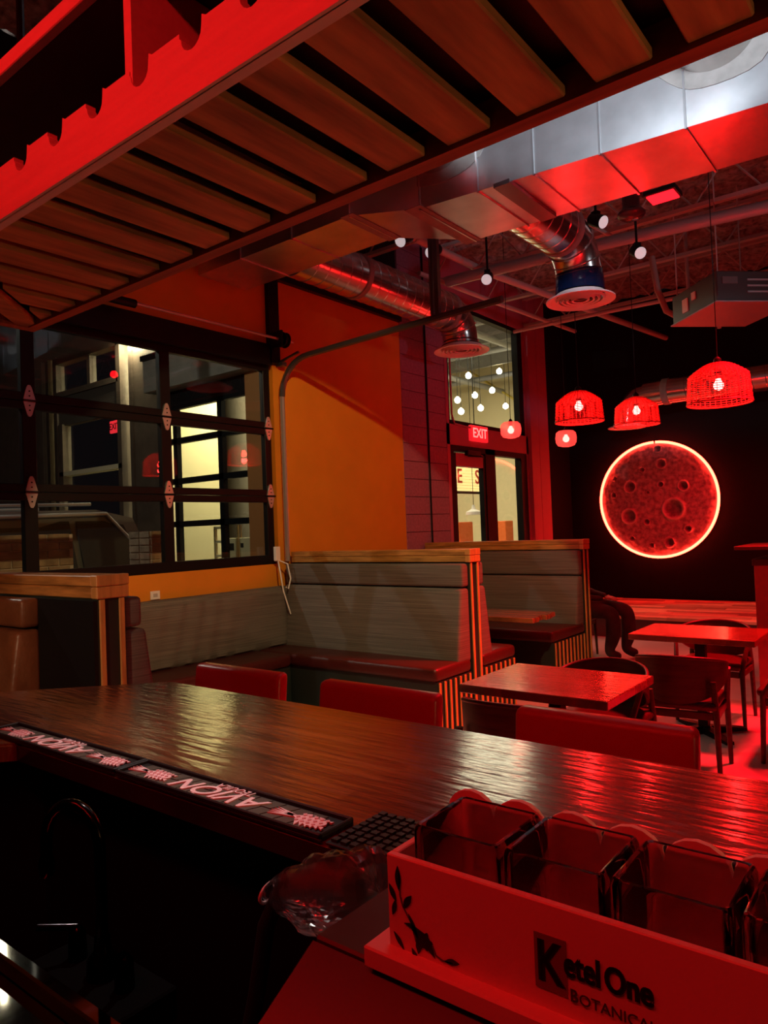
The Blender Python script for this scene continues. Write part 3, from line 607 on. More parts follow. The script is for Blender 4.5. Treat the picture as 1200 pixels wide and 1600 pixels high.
# pendants
def cord(p, top=4.72): return MB().tube([(0, 0, p), (0, 0, top)], 0.004, 6)
def wicker(loc, label, D=0.46, H=0.30):
    t_ = thing('wicker_pendant', label, 'pendant lamp', loc, 0, 'woven red pendant lamps')
    rr = D/2
    prof = [(0.03, H), (0.06, H-0.005)]+[(0.06+(rr*0.93-0.06)*i/8, H-0.005-0.10*(i/8)**1.4) for i in range(1, 9)]+[(rr*(0.93+0.07*i/8), H-0.105-(H-0.105)*i/8) for i in range(1, 9)]
    def at_(s):
        s *= len(prof)-1; i = min(int(s), len(prof)-2); f_ = s-i
        return prof[i][0]*(1-f_)+prof[i+1][0]*f_, prof[i][1]*(1-f_)+prof[i+1][1]*f_
    w = MB(); NRG = 26
    for k in range(NRG+1):
        r_, z_ = at_(k/NRG); ph = (k % 2)*math.pi
        w.tube([((r_+0.004*math.cos(18*a+ph))*math.cos(a), (r_+0.004*math.cos(18*a+ph))*math.sin(a), z_) for a in [2*math.pi*i/54 for i in range(54)]], 0.0036, 4, closed=True)
    w.obj('shade', M_rope, t_, 60)
    w = MB()
    for k in range(36):
        a = 2*math.pi*k/36; w.tube([(q[0]*math.cos(a), q[0]*math.sin(a), q[1]) for q in [at_(i/16) for i in range(17)]], 0.003, 4)
    w.obj('ribs', M_rope, t_, 60)
    w = MB().tube([(rr*math.cos(a), rr*math.sin(a), 0) for a in [2*math.pi*i/48 for i in range(48)]], 0.008, 6, closed=True); w.obj('rim', M_rope, t_, 60)
    MB().lathe([(0.028, H-0.10), (0.03, H-0.02), (0.03, H+0.03), (0.01, H+0.05)], 16, cap0=True).obj('socket', M_black, t_, 40)
    MB().lathe([(0.001, 0.105)]+[(0.040*math.sin(a), 0.145-0.040*math.cos(a)) for a in [R(20*i) for i in range(1, 8)]]+[(0.018, 0.20)], 20).obj('bulb', M_bulb, t_, 60)
    cord(H+0.04, ZC+0.1-loc[2]).obj('cord', M_black, t_)
    light('pendant_glow', 'POINT', (loc[0], loc[1], loc[2]+0.05), 16, RED, shadow_soft_size=0.04)
    return t_
wicker((-2.80, 6.72, 2.577), 'wicker pendant lamp hanging just above the small glass globe lamp')
wicker((-2.62, 7.85, 2.63), 'wicker pendant lamp in front of the round duct diffuser', 0.47, 0.30)
wicker((-1.43, 6.3, 2.52), 'wicker pendant lamp hanging below the dark air unit', 0.49, 0.33)
for c_ in ((-1.35, 6.33),): pass
def globe(loc, label):
    t_ = thing('globe_pendant', label, 'pendant lamp', loc, 0, 'glass globe pendant lamps')
    prof = [(0.03, 0.20), (0.09, 0.195), (0.118, 0.17), (0.128, 0.11), (0.122, 0.05), (0.10, 0.015), (0.05, 0.0), (0.001, -0.002)]
    MB().lathe(prof, 32).obj('glass_shade', M_globe, t_, 60)
    MB().lathe([(0.022, 0.15), (0.026, 0.21), (0.008, 0.24)], 16, cap0=True).obj('socket', M_black, t_, 40)
    MB().lathe([(0.001, 0.055)]+[(0.04*math.sin(a), 0.095-0.04*math.cos(a)) for a in [R(20*i) for i in range(1, 8)]]+[(0.015, 0.15)], 20).obj('bulb', M_bulb, t_, 60)
    cord(0.22, ZC+0.1-loc[2]).obj('cord', M_black, t_)
    light('globe_glow', 'POINT', (loc[0], loc[1], loc[2]+0.09), 13, RED, shadow_soft_size=0.04)
globe((-3.64, 8.3, 2.52), 'red glass globe lamp hanging beside a wicker lamp')
globe((-4.2, 7.95, 2.66), 'red glass globe lamp hanging in front of the upper window')

# ================================================================== exit sign at glass door
ex = Abs('exit_sign', 'red lit EXIT sign mounted under the upper window', 'exit sign', (XW, 8.75, 2.95))
ex.part(B(XW+0.0, XW+0.05, 8.60, 9.06, 2.78, 3.0, 0.008), 'housing', M_redsign)
text_obj('lettering', 'EXIT', 0.19, frame((0.051, 0.08, -0.06), (0, 1, 0), (0, 0, 1), (1, 0, 0)), M_exitletter, ex.o, 0.002, off=0.004)
ex.part(MB().tube([(XW+0.03, 8.14, 4.4), (XW+0.03, 8.14, 3.1), (XW+0.03, 8.2, 2.98), (XW+0.03, 8.62, 2.96)], 0.013, 8), 'conduit', M_redpaint, 40)

# ================================================================== booths
XA = -3.10
def cushion(bm_, x0, x1, y0, y1, z0, z1, bev=0.025, lean=0.0):
    m_ = MB().box(x0, x1, y0, y1, z0, z1, bev, seg=3)
    if lean: m_.v = [(v[0], v[1]+lean*(z1-v[2])/(z1-z0), v[2]) for v in m_.v]
    return m_
def strips(bt, y0, y1, n, z0, z1, w=0.022, x=XA):
    for i in range(n):
        y = y0+(y1-y0)*i/max(1, n-1)
        bt.part(B(x, x+0.012, y-w/2, y+w/2, z0, z1, 0.002), 'strip', M_strip)
def booth(label, ypost, near, far, nearseat, farseat, xl=-5.14, fabnear=M_fabric, near_xr=XA, nstr=7, zt=1.41, head=1.10):
    bt = Abs('booth_bench', label, 'booth', (-4.1, ypost, 0))
    y0, y1 = ypost-0.07, ypost+0.07
    bt.part(B(xl, XA, y0, y1, 0, zt-0.10), 'core', M_dark)
    bt.part(B(xl, XA-0.03, y0-0.012, y1+0.012, zt-0.05, zt, 0.004), 'cap', M_cap)
    bt.part(B(xl, XA-0.03, y0-0.010, y1+0.010, zt-0.105, zt-0.052, 0.004), 'cap', M_cap)
    bt.part(MB().box(XA-0.03, XA+0.022, y0-0.014, y1+0.014, zt-0.05, zt+0.002, 0.004), 'cap_end', M_strip); bt.part(B(XA-0.03, XA+0.02, y0-0.012, y1+0.012, zt-0.107, zt-0.052, 0.004), 'cap_end', M_strip)
    strips(bt, y0+0.02, y1-0.02, 2, 0.0, zt-0.11, 0.026)
    for sg, on, seat, xr in ((-1, near, nearseat, near_xr), (1, far, farseat, XA)):
        if not on: continue
        f = fabnear if sg < 0 else M_fabric
        ya = ypost+sg*0.07
        m_ = cushion(None, xl, xr-0.008, min(ya, ya+sg*0.10), max(ya, ya+sg*0.10), head+0.005, zt-0.115, 0.022)
        bt.part(m_, 'headrest', f, 50)
        m_ = MB().box(xl, xr-0.008, min(ya, ya+sg*0.12), max(ya, ya+sg*0.12), 0.50, head-0.005, 0.026, seg=3)
        m_.v = [(v[0], v[1]+(sg*0.09*(head-v[2])/(head-0.5) if abs(v[1]-ya) > 0.05 else 0), v[2]) for v in m_.v]
        bt.part(m_, 'backrest', f, 50)
        if seat:
            ys = ypost+sg*seat; yb = ya+sg*0.02
            bt.part(MB().box(xl, xr+0.005, min(ys, yb), max(ys, yb), 0.42, 0.53, 0.035, seg=3), 'seat', M_leather_br, 50)
            bt.part(B(xl, xr-0.004, min(ys-sg*0.03, yb), max(ys-sg*0.03, yb), 0, 0.42), 'base', M_dark)
            if xr == XA: strips(bt, ys-sg*0.045, ya+sg*0.06, nstr, 0.0, 0.415)
    return bt
b2 = booth('two sided grey booth bench against the orange wall with wood cap', 5.12, True, True, 0.61, 0.66, nstr=7)
b3 = booth('two sided booth bench beside the glass door, seated person behind', 7.43, True, False, 0.88, 0, nstr=9, head=1.03)
b1 = booth('booth bench with brown leather on one side, grey on the other', 1.86, True, True, 0.55, 0.5, fabnear=M_leather_tan, near_xr=-3.62, nstr=6, head=1.17, zt=1.435)
b1.part(B(-3.62, XA, 1.77, 1.79, 0, 1.32), 'bare_panel', M_black)
wb = Abs('banquette', 'long bench with one grey cushion under the glass overhead door', 'booth', (-4.9, 3.3, 0))
m_ = MB(); N, K = 60, 12
for j in range(K+1):
    for i in range(N+1):
        y = 2.10+(4.93-2.10)*i/N; z = 0.5+0.585*j/K
        wr = 0.012*math.exp(-((y-3.75)/0.45)**2)*math.sin((y*1.0-z*0.28)*34)+0.006*noise.noise((y*4, z*5, 2))
        edge = min(1, min(i, N-i)/1.5)*min(1, min(j, K-j)/1.0)
        m_.v.append((-5.11+0.02*(1-j/K)+(0.06+wr)*edge+0.0, y, z))
for j in range(K):
    for i in range(N): m_.f.append((j*(N+1)+i, j*(N+1)+i+1, (j+1)*(N+1)+i+1, (j+1)*(N+1)+i))
m_.box(-5.19, -5.105, 2.10, 4.93, 0.5, 1.085)
wb.part(m_, 'backrest', M_fabric, 50)
wb.part(MB().box(-5.12, -4.62, 2.42, 4.50, 0.42, 0.53, 0.035, seg=3), 'seat', M_leather_br, 50)
wb.part(B(-5.19, -4.65, 2.42, 4.50, 0, 0.42), 'base', M_dark)
op = Abs('outlet_plate', 'small white plate above the grey wall cushion', 'outlet', (XW, 3.51, 1.12)); op.part(B(XW, XW+0.01, 3.47, 3.56, 1.09, 1.16, 0.002), 'plate', M_white); op.part(B(XW+0.008, XW+0.012, 3.495, 3.535, 1.11, 1.14), 'socket', mat('socket_grey', (0.4, 0.4, 0.4), 0.5))
oc = Abs('door_sensor', 'white sensor box with looped cable on the door track', 'sensor', (XW+0.06, 4.84, 1.42))
oc.part(B(XW+0.04, XW+0.08, 4.82, 4.88, 1.33, 1.47, 0.006), 'box', M_white)
oc.part(MB().tube([(XW+0.07, 4.85, 1.34), (XW+0.13, 4.82, 1.22), (XW+0.15, 4.83, 1.05), (XW+0.19, 4.85, 0.90), (XW+0.19, 4.88, 0.82)], 0.007, 6), 'cable', M_white, 50)
oc.part(MB().tube([(XW+0.07, 4.85, 1.34), (XW+0.15, 4.90, 1.30), (XW+0.18, 4.905, 1.16), (XW+0.17, 4.88, 1.06), (XW+0.17, 4.85, 1.08)], 0.007, 6), 'cable', M_white, 50)

# ================================================================== tables and chairs
def table(label, x0, x1, y0, y1, z, planks=0):
    t_ = Abs('dining_table', label, 'table', ((x0+x1)/2, (y0+y1)/2, 0)); cx, cy = (x0+x1)/2, (y0+y1)/2
    if planks:
        w = (y1-y0)/planks
        for i in range(planks): t_.part(B(x0+0.02*(i % 2), x1-0.03*(i % 2), y0+i*w+0.004, y0+(i+1)*w-0.004, z-0.045, z, 0.004), 'plank', M_tabletop)
    else: t_.part(B(x0, x1, y0, y1, z-0.045, z, 0.004), 'top', M_tabletop)
    t_.part(B(cx-0.2, cx+0.2, cy-0.2, cy+0.2, z-0.06, z-0.046), 'plate', M_blackmetal)
    t_.part(B(cx-0.035, cx+0.035, cy-0.035, cy+0.035, 0.04, z-0.06, 0.004), 'column', M_blackmetal)
    for a in range(4):
        M = Matrix.Translation((cx, cy, 0)) @ Matrix.Rotation(R(45+90*a), 4, 'Z')
        t_.part(MB().prism([(0, 0), (0.32, 0), (0.32, 0.02), (0.05, 0.055), (0, 0.055)], M @ frame((0, 0.03, 0), (1, 0, 0), (0, 0, 1), (0, -1, 0)), 0.06), 'foot', M_blackmetal)
    return t_
table('square wooden dining table with a glossy top near red stools', -2.12, -1.30, 3.30, 3.97, 0.75)
table('square wooden dining table reflecting red, dark chair tucked before it', -1.93, -1.07, 5.36, 5.98, 0.75)
table('plank topped booth table between the two sided booths', -4.7, -2.97, 5.88, 6.42, 0.75, planks=4)
def chair(label, loc, rz, group='curved back dining chairs', upm=M_leather_br):
    t_ = thing('dining_chair', label, 'chair', loc, rz, group)      # faces +Y
    # curved back shell
    m_ = MB(); N = 26; th = 0.018
    def z01(a):      # a: 0 at the rear centre .. 1 arm tip
        return 0.46+0.17*min(1, a*1.1)**2, 0.745-0.075*a**2
    rows = []
    for i in range(N+1):
        u = -1+2*i/N; an = u*R(100); zl, zh = z01(abs(u))
        for rr in (0.275, 0.275-th):
            for z in (zl, (zl+zh)/2, zh):
                fl = 1+0.06*(z-0.5)
                m_.v.append((rr*math.sin(an)*fl, -rr*math.cos(an)*fl*0.95+0.03, z))
    for i in range(N):
        a = i*6; b_ = a+6
        for p, q in ((0, 1), (1, 2)): m_.f += [(a+p, b_+p, b_+q, a+q), (a+3+p, a+3+q, b_+3+q, b_+3+p)]
        m_.f += [(a+2, b_+2, b_+5, a+5), (a, a+3, b_+3, b_)]
    for a in (0, N*6): m_.f += [(a, a+1, a+4, a+3), (a+1, a+2, a+5, a+4)]
    back = m_.obj('backrest', M_walnut, t_, 45)
    rim = []
    for i in range(N+1):
        u = -1+2*i/N; an = u*R(100); zl, zh = z01(abs(u)); fl = 1+0.06*(zh-0.5)
        rim.append((0.266*math.sin(an)*fl, -0.266*math.cos(an)*fl*0.95+0.03, zh))
    MB().tube(rim, 0.012, 8).obj('rim', upm, back, 50)
    m_ = MB().box(-0.235, 0.235, -0.215, 0.245, 0.425, 0.475, 0.022, seg=3); m_.obj('seat', upm, t_, 50)
    for sx in (-1, 1):
        MB().tube([(sx*0.235, -0.20, 0), (sx*0.225, -0.185, 0.43), (sx*0.215, -0.175, 0.60)], [0.014, 0.02, 0.018], 8).obj('leg', M_walnut, t_, 50)
        MB().tube([(sx*0.245, 0.22, 0), (sx*0.238, 0.205, 0.43), (sx*0.27, 0.08, 0.645)], [0.014, 0.02, 0.015], 8).obj('leg', M_walnut, t_, 50)
        B(sx*0.228-0.012, sx*0.228+0.012, -0.18, 0.20, 0.37, 0.415, 0.003).obj('side_rail', M_walnut, t_)
    B(-0.22, 0.22, 0.193, 0.217, 0.37, 0.415, 0.003).obj('front_rail', M_walnut, t_); B(-0.21, 0.21, -0.197, -0.173, 0.37, 0.415, 0.003).obj('rear_rail', M_walnut, t_)
    return t_
ch = chair('dark curved back chair with its back to the bar, before the red table', (-1.40, 4.80, 0), R(6))
dup(ch, (-1.66, 4.14, 0), R(176), 'dark curved back chair at the far side of the glossy table')
dup(ch, (-1.52, 6.14, 0), R(180), 'dark curved back chair on the stage side of the red table')
dup(ch, (-0.80, 5.40, 0), R(92), 'dark curved back chair at the end of the red table')
dup(ch, (-1.76, 3.24, 0), R(2), 'dark curved back chair tucked under the glossy table by the stools')
dup(ch, (-3.60, 8.14, 0), R(-84), 'dark curved back chair holding the seated person')
# ------------------------------------------------------------------ seated person
def skin(name, verts, edges, radii, root, m, parent, lv=2):
    me = bpy.data.meshes.new(name); me.from_pydata(verts, edges, []); o = bpy.data.objects.new(name, me); COL.objects.link(o); o.parent = parent
    sk = o.modifiers.new('skin', 'SKIN'); sk.use_smooth_shade = True
    for i, r_ in enumerate(radii):
        me.skin_vertices[0].data[i].radius = r_ if isinstance(r_, tuple) else (r_, r_); me.skin_vertices[0].data[i].use_root = (i == root)
    sb = o.modifiers.new('sub', 'SUBSURF'); sb.levels = lv; sb.render_levels = lv
    me.materials.append(m); return o
pe = thing('person', 'person in dark clothes sitting behind the booth, hands in lap', 'person', (-3.58, 8.14, 0), R(-84))   # faces local +Y
M_cloth = mat('dark_trousers', (0.055, 0.03, 0.035), 0.8, noise_s=8, noise_amt=0.3); M_skin = mat('skin', (0.55, 0.32, 0.25), 0.5)
V = [(0, -0.05, 0.57), (0, -0.07, 0.75), (0, -0.06, 0.95), (0, -0.02, 1.06), (0, 0.01, 1.13), (0, 0.05, 1.22), (0, 0.06, 1.30),
     (-0.10, -0.03, 0.56), (-0.13, 0.28, 0.585), (-0.15, 0.60, 0.555), (-0.145, 0.61, 0.30), (-0.15, 0.56, 0.09), (-0.155, 0.70, 0.04),
     (0.10, -0.03, 0.56), (0.12, 0.24, 0.58), (0.13, 0.50, 0.545), (0.12, 0.50, 0.30), (0.13, 0.44, 0.09), (0.135, 0.58, 0.04),
     (-0.18, -0.04, 1.02), (-0.25, -0.02, 0.82), (-0.17, 0.22, 0.74), (-0.08, 0.38, 0.72), (0.18, -0.04, 1.02), (0.25, -0.02, 0.82), (0.16, 0.22, 0.72), (0.05, 0.38, 0.70)]
E_ = [(0, 1), (1, 2), (2, 3), (3, 4), (4, 5), (5, 6), (0, 7), (7, 8), (8, 9), (9, 10), (10, 11), (11, 12), (0, 13), (13, 14), (14, 15), (15, 16), (16, 17), (17, 18), (2, 19), (19, 20), (20, 21), (21, 22), (2, 23), (23, 24), (24, 25), (25, 26)]
RD = [(0.16, 0.11), (0.15, 0.11), (0.17, 0.11), 0.07, 0.05, 0.085, 0.07, 0.105, 0.105, 0.095, 0.088, 0.065, 0.05, 0.105, 0.105, 0.095, 0.088, 0.065, 0.05, 0.065, 0.05, 0.04, 0.03, 0.065, 0.05, 0.04, 0.03]
body = skin('body', V, E_, RD, 0, M_cloth, pe)
for sx, wx in ((-1, -0.08), (1, 0.05)):
    hv = [(wx, 0.38, 0.71), (wx-sx*0.02, 0.45, 0.70)]; he = [(0, 1)]; hr = [0.024, (0.032, 0.018)]
    for q in range(4):
        bx = wx-sx*0.02+(q-1.5)*0.017; L = (0.85, 1.0, 0.95, 0.75)[q]
        k = len(hv); hv += [(bx, 0.47, 0.70), (bx, 0.47+0.03*L, 0.692), (bx, 0.48+0.045*L, 0.672)]; he += [(1, k), (k, k+1), (k+1, k+2)]; hr += [0.0085, 0.008, 0.007]
    k = len(hv); hv += [(wx-sx*0.045, 0.425, 0.71), (wx-sx*0.06, 0.455, 0.705)]; he += [(0, k), (k, k+1)]; hr += [0.01, 0.008]
    skin('hand', hv, he, hr, 0, M_skin, pe, 2)
hd = MB().lathe([(0.001, -0.115), (0.045, -0.10), (0.068, -0.05), (0.078, 0.01), (0.074, 0.06), (0.05, 0.10), (0.001, 0.118)], 24, o=(0, 0.05, 1.24)); hd.v = [(v[0], 0.05+(v[1]-0.05)*1.2, v[2]) for v in hd.v]
hd.obj('face', M_skin, pe, 60)
MB().prism([(0, 0.02), (0.02, -0.02), (0, -0.02)], frame((-0.01, 0.14, 1.24), (0, 1, 0), (0, 0, 1), (1, 0, 0)), 0.02).obj('nose', M_skin, pe)
hr_ = MB().lathe([(0.085, -0.02), (0.088, 0.03), (0.08, 0.08), (0.055, 0.115), (0.001, 0.13)], 24, o=(0, 0.03, 1.25)); hr_.v = [(v[0], 0.03+(v[1]-0.03)*1.15, v[2]) for v in hr_.v]; hr_.obj('hair', M_black, pe, 60)
for sx in (-1, 1): MB().lathe([(0.001, -0.004), (0.008, 0), (0.001, 0.004)], 10, o=(sx*0.03, 0.137, 1.25)).obj('eye', M_black, pe)
pe.location.z = 0.0

# column / host stand at the right
hs = Abs('host_stand', 'red lit square pier with a dark overhanging top by the stage', 'stand', (-1.1, 6.9, 0))
hs.part(B(-1.30, -0.7, 6.62, 7.2, 0, 1.18, 0.005), 'pier', mat('pier_paint', (0.40, 0.09, 0.09), 0.5))
hs.part(B(-1.31, -0.69, 6.6, 7.22, 1.18, 1.235, 0.004), 'upper_band', mat('pier_dark', (0.05, 0.02, 0.02), 0.5))
hs.part(B(-1.42, -0.6, 6.5, 7.3, 1.315, 1.345, 0.004), 'top', M_walnut); hs.part(B(-1.2, -0.8, 6.75, 7.1, 1.235, 1.315), 'neck', M_black)

# ================================================================== bar counter
ZB = 1.08
bc = Abs('bar_counter', 'glossy dark stave bar counter with an angled corner', 'bar counter', (-0.2, 1.2, 0))
top = [(2.6, 0.88), (2.6, 1.57), (-2.235, 1.57), (-2.62, 1.19), (-2.78, 1.03), (-2.78, -1.6), (-2.10, -1.6), (-2.10, 0.70), (-1.93, 0.88)]
bm = bmesh.new(); vv = [bm.verts.new((x, y, ZB-0.045)) for x, y in top]; f_ = bm.faces.new(vv)
ex_ = bmesh.ops.extrude_face_region(bm, geom=[f_]); bmesh.ops.translate(bm, verts=[v for v in ex_['geom'] if isinstance(v, bmesh.types.BMVert)], vec=(0, 0, 0.045))
bmesh.ops.recalc_face_normals(bm, faces=bm.faces[:]); bmesh.ops.bevel(bm, geom=[e for e in bm.edges if abs(e.verts[0].co.z-e.verts[1].co.z) < 1e-5 and e.verts[0].co.z > ZB-0.01], offset=0.006, segments=2, affect='EDGES')
bm.verts.index_update(); m_ = MB(); m_.v = [tuple(v.co) for v in bm.verts]; m_.f = [tuple(v.index for v in f.verts) for f in bm.faces]; bm.free()
bc.part(m_, 'top', M_bartop)
bc.part(MB().prism([(2.55, 0.98), (2.55, 1.30), (-2.12, 1.30), (-2.5, 0.93), (-2.5, -1.55), (-2.2, -1.55), (-2.2, 0.8), (-2.0, 0.98)], Matrix(), ZB-0.046), 'body', M_black)
bc.part(MB().tube([(2.5, 1.46, 0.2), (-2.2, 1.46, 0.2), (-2.6, 1.05, 0.2), (-2.6, -1.5, 0.2)], 0.025, 10), 'foot_rail', M_steel, 50)
# rubber bar mats with relief print
def agave(M, m, parent):
    g = MB()
    prof = [(0.0, 0), (0.016, 0.006), (0.030, 0.011), (0.046, 0.012), (0.060, 0.008), (0.066, 0)]
    core = [(x-0.01, y*1.5) for x, y in prof]+[(x-0.01, -y*1.5) for x, y in prof[::-1][1:-1]]
    g.prism(core, M, 0.003)
    for i in range(5): # long leaves to the left
        a = R(160+i*10); g.prism([(-0.004, -0.003), (-0.004+0.05*math.cos(a), 0.04*math.sin(a)), (-0.002, 0.004)], M, 0.0028)
    for i in range(6): # short leaves below and above
        x = 0.004+i*0.009
        g.prism([(x, -0.012), (x+0.012, -0.029+0.002*i), (x+0.010, -0.010)], M, 0.0032); g.prism([(x, 0.012), (x+0.010, 0.021-0.001*i), (x+0.009, 0.010)], M, 0.003)
    base = g.obj('agave_print', m, parent)
    s_ = MB()
    for i in range(5):
        for j in range(-1, 2):
            c = Vector((0.002+i*0.011+(0.005 if j else 0), j*0.011, 0.003)); s_.prism([(c.x-0.004, c.y), (c.x, c.y+0.0045), (c.x+0.004, c.y), (c.x, c.y-0.0045)], M @ Matrix.Translation((0, 0, 0.003)), 0.0016)
    s_.obj('agave_scales', mat('pink_rubber_shade', (0.82, 0.40, 0.42), 0.5), base)
def barmat(x0, x1, y0, y1, label):
    L, Wd = x1-x0, y1-y0; c = ((x0+x1)/2, (y0+y1)/2, ZB)
    t_ = thing('bar_mat', label, 'bar mat', c, 0, 'printed bar mats')
    B(-L/2, L/2, -Wd/2, Wd/2, 0, 0.006, 0.002).obj('base', M_rubber, t_)
    for a in ((-L/2, L/2, -Wd/2, -Wd/2+0.006), (-L/2, L/2, Wd/2-0.006, Wd/2), (-L/2, -L/2+0.006, -Wd/2, Wd/2), (L/2-0.006, L/2, -Wd/2, Wd/2)):
        B(*a, 0.004, 0.014, 0.002).obj('lip', M_rubber, t_)
    d = MB(); n = int((L-0.05)/0.036)
    for i in range(n):
        for k in range(2):
            x = -L/2+0.022+i*0.036; y = -Wd/2+0.010+k*(Wd-0.02)/2
            sh_ = 0.012
            M = frame((0, 0, 0.006), (1, 0, 0), (0, 1, 0), (0, 0, 1))
            d.prism([(x, y+0.002), (x+0.032, y+0.002), (x+0.032+sh_, y+(Wd-0.02)/2-0.002), (x+sh_, y+(Wd-0.02)/2-0.002)], M, 0.0016)
    d.obj('diamond_relief', M_matrib, t_)
    Mr = Matrix.Rotation(R(180), 4, 'Z')
    text_obj('lettering', 'AVI\u00d3N', 0.066, Matrix.Translation((0.0, -0.003, 0.0085)) @ Mr, M_pink, t_, 0.0016, shear=0.35, off=0.0012, sx=1.22)
    text_obj('lettering', 'TEQUILA', 0.027, Matrix.Translation((0.015, 0.028, 0.0085)) @ Mr, M_pink, t_, 0.0014, shear=0.3, off=0, sx=1.0)
    for ax in (-0.235, 0.215): agave(Matrix.Translation((ax, -0.002, 0.0075)) @ Matrix.Diagonal((1.25, 1.05, 1, 1)), M_pink, t_)
    return t_
m1 = barmat(-1.47, -0.85, 0.878, 0.965, 'black rubber bar mat with pink lettering, next to the mesh mat')
m2 = barmat(-2.10, -1.475, 0.878, 0.965, 'black rubber bar mat with pink lettering, nearer the bar corner')
mm_ = Abs('mesh_mat', 'plain black rubber mesh mat beside the printed mats', 'bar mat', (-0.4, 0.95, ZB))
mm_.part(B(-0.84, 0.5, 0.878, 1.03, ZB, ZB+0.004, 0.001), 'base', M_rubber)
g = MB()
for i in range(66):
    for k in range(8): g.box(-0.833+i*0.02, -0.833+i*0.02+0.013, 0.886+k*0.018, 0.886+k*0.018+0.012, ZB+0.004, ZB+0.009)
o_ = mm_.part(g, 'nubs', M_rubber); o_['kind'] = 'stuff'

# added lamp out of view at the counter's end, warms the rack slats
bl_ = Abs('added_counter_lamp', 'added warm table lamp at the end of the bar, out of view', 'table lamp', (1.9, 1.3, ZB))
bl_.part(MB().lathe([(0.001, 0), (0.07, 0), (0.07, 0.015), (0.012, 0.03), (0.012, 0.22)], 20, o=(1.9, 1.3, ZB)), 'stem', M_blackmetal, 40)
bl_.part(MB().lathe([(0.03, 0)]+[(0.035*math.sin(a), 0.035-0.035*math.cos(a)) for a in [R(60+20*i) for i in range(6)]], 16, o=(1.9, 1.3, ZB+0.22)), 'bulb', M_warmbulb, 60)
light('slat_fill_light', 'SPOT', (1.9, 1.3, ZB+0.36), 26, (1.0, 0.56, 0.22), (-0.8, 0.95, 2.25), spot_size=R(75), spot_blend=0.6, shadow_soft_size=0.06)  # fill for the slat undersides, added along with the lamp

# ================================================================== bar stools
sto = thing('bar_stool', 'red leather bar stool with a low slab back behind the bar counter', 'bar stool', (-2.29, 1.78, 0), 0, 'red leather bar stools')
m_ = MB().box(-0.255, 0.255, 0.09, 0.155, 0.78, 1.062, 0.022, seg=3)
m_.v = [(x, y+0.03*(1-(x/0.255)**2)+0.03*(z-0.78)/0.28, z) for x, y, z in m_.v]; m_.obj('backrest', M_leather_red, sto, 50)
MB().box(-0.23, 0.23, -0.25, 0.16, 0.68, 0.76, 0.03, seg=3).obj('seat', M_leather_red, sto, 50)
for sx in (-0.19, 0.19):
    MB().tube([(sx, 0.14, 0), (sx, 0.12, 0.68), (sx, 0.14, 0.85)], 0.018, 8).obj('leg', M_walnut, sto, 50)
    MB().tube([(sx, -0.22, 0), (sx, -0.2, 0.68)], 0.018, 8).obj('leg', M_walnut, sto, 50)
MB().tube([(-0.19, -0.21, 0.25), (0.19, -0.21, 0.25)], 0.014, 8).obj('foot_bar', M_steel, sto)
sto['label'] = 'red leather bar stool nearest the angled corner of the bar'
dup(sto, (-1.57, 1.78, 0), 0, 'red leather bar stool between the two other red stools'); dup(sto, (-0.78, 1.78, 0), 0, 'red leather bar stool in front of the glossy dining table')

# ================================================================== hanging bar rack
ZR = 2.30; YI, YO, XC = 0.735, 1.17, -2.37
rk = Abs('hanging_rack', 'wooden slatted rack hanging over the bar with bottle notches', 'rack', (0, 0.95, ZR))
rk.part(MB().prism([(2.6, YO-0.035), (2.6, YO), (XC, YO), (XC+0.035, YO-0.035)], Matrix.Translation((0, 0, ZR)), 0.09), 'outer_rail', M_beam)
rk.part(MB().prism([(XC, YO), (XC, -1.8), (XC+0.035, -1.8), (XC+0.035, YO-0.035)], Matrix.Translation((0, 0, ZR)), 0.09), 'outer_rail', M_beam)
XI = XC+(YO-YI)
# slats along Y (over the long run)
slat = None
xs = [-1.56+0.1425*i for i in range(29)]
for x in xs:
    x0 = x+0.0; 
    yA = YI+0.002
    m_ = MB().box(x0, x0+0.092, yA, YO-0.036, ZR+0.008, ZR+0.028, 0.003)
    rk.part(m_, 'slat', M_slat)
XP, YP = XC+0.036, YO-0.036
dg = 0.06/math.sqrt(0.5)
ML = Matrix.Translation((0, 0, ZR+0.008))
for k in range(1, 6):                    # slats of the long run, cut at the mitre
    x = -1.56-0.1425*k; a, b_ = YP-(x-XP)+dg, YP-(x+0.092-XP)+dg
    if max(YI, b_) < YP-0.02:
        poly = [(x+0.092, max(YI, b_)), (x+0.092, YP)]
        if a < YP: poly += [(x, YP), (x, max(YI, a))]
        else: poly += [(XP+(YP-YP)+dg, YP)]
        rk.part(MB().prism(poly, ML, 0.02), 'slat', M_slat)
q = dg/2; ln = YP-YI+0.02
rk.part(MB().prism([(XP, YP), (XP, YP-q), (XP+ln-q*0, YP-ln-q), (XP+ln+q, YP-ln), (XP+q, YP)], Matrix.Translation((0, 0, ZR+0.004)), 0.024), 'mitre_board', M_slat)
for k in range(20):                      # slats of the short run
    y1 = YI+0.27-k*0.1425; y0 = y1-0.092
    xa, xb = XP+(YP-y1)-dg, XP+(YP-y0)-dg
    if xb < XP+0.02: continue
    poly = [(XP, y0), (min(XI, xb), y0), (min(XI, max(xa, XP)), y1), (XP, y1)]
    if xa < XP: poly = [(XP, y0), (min(XI, xb), y0), (XP, YP-dg)]
    rk.part(MB().prism(poly, ML, 0.02), 'slat', M_slat)
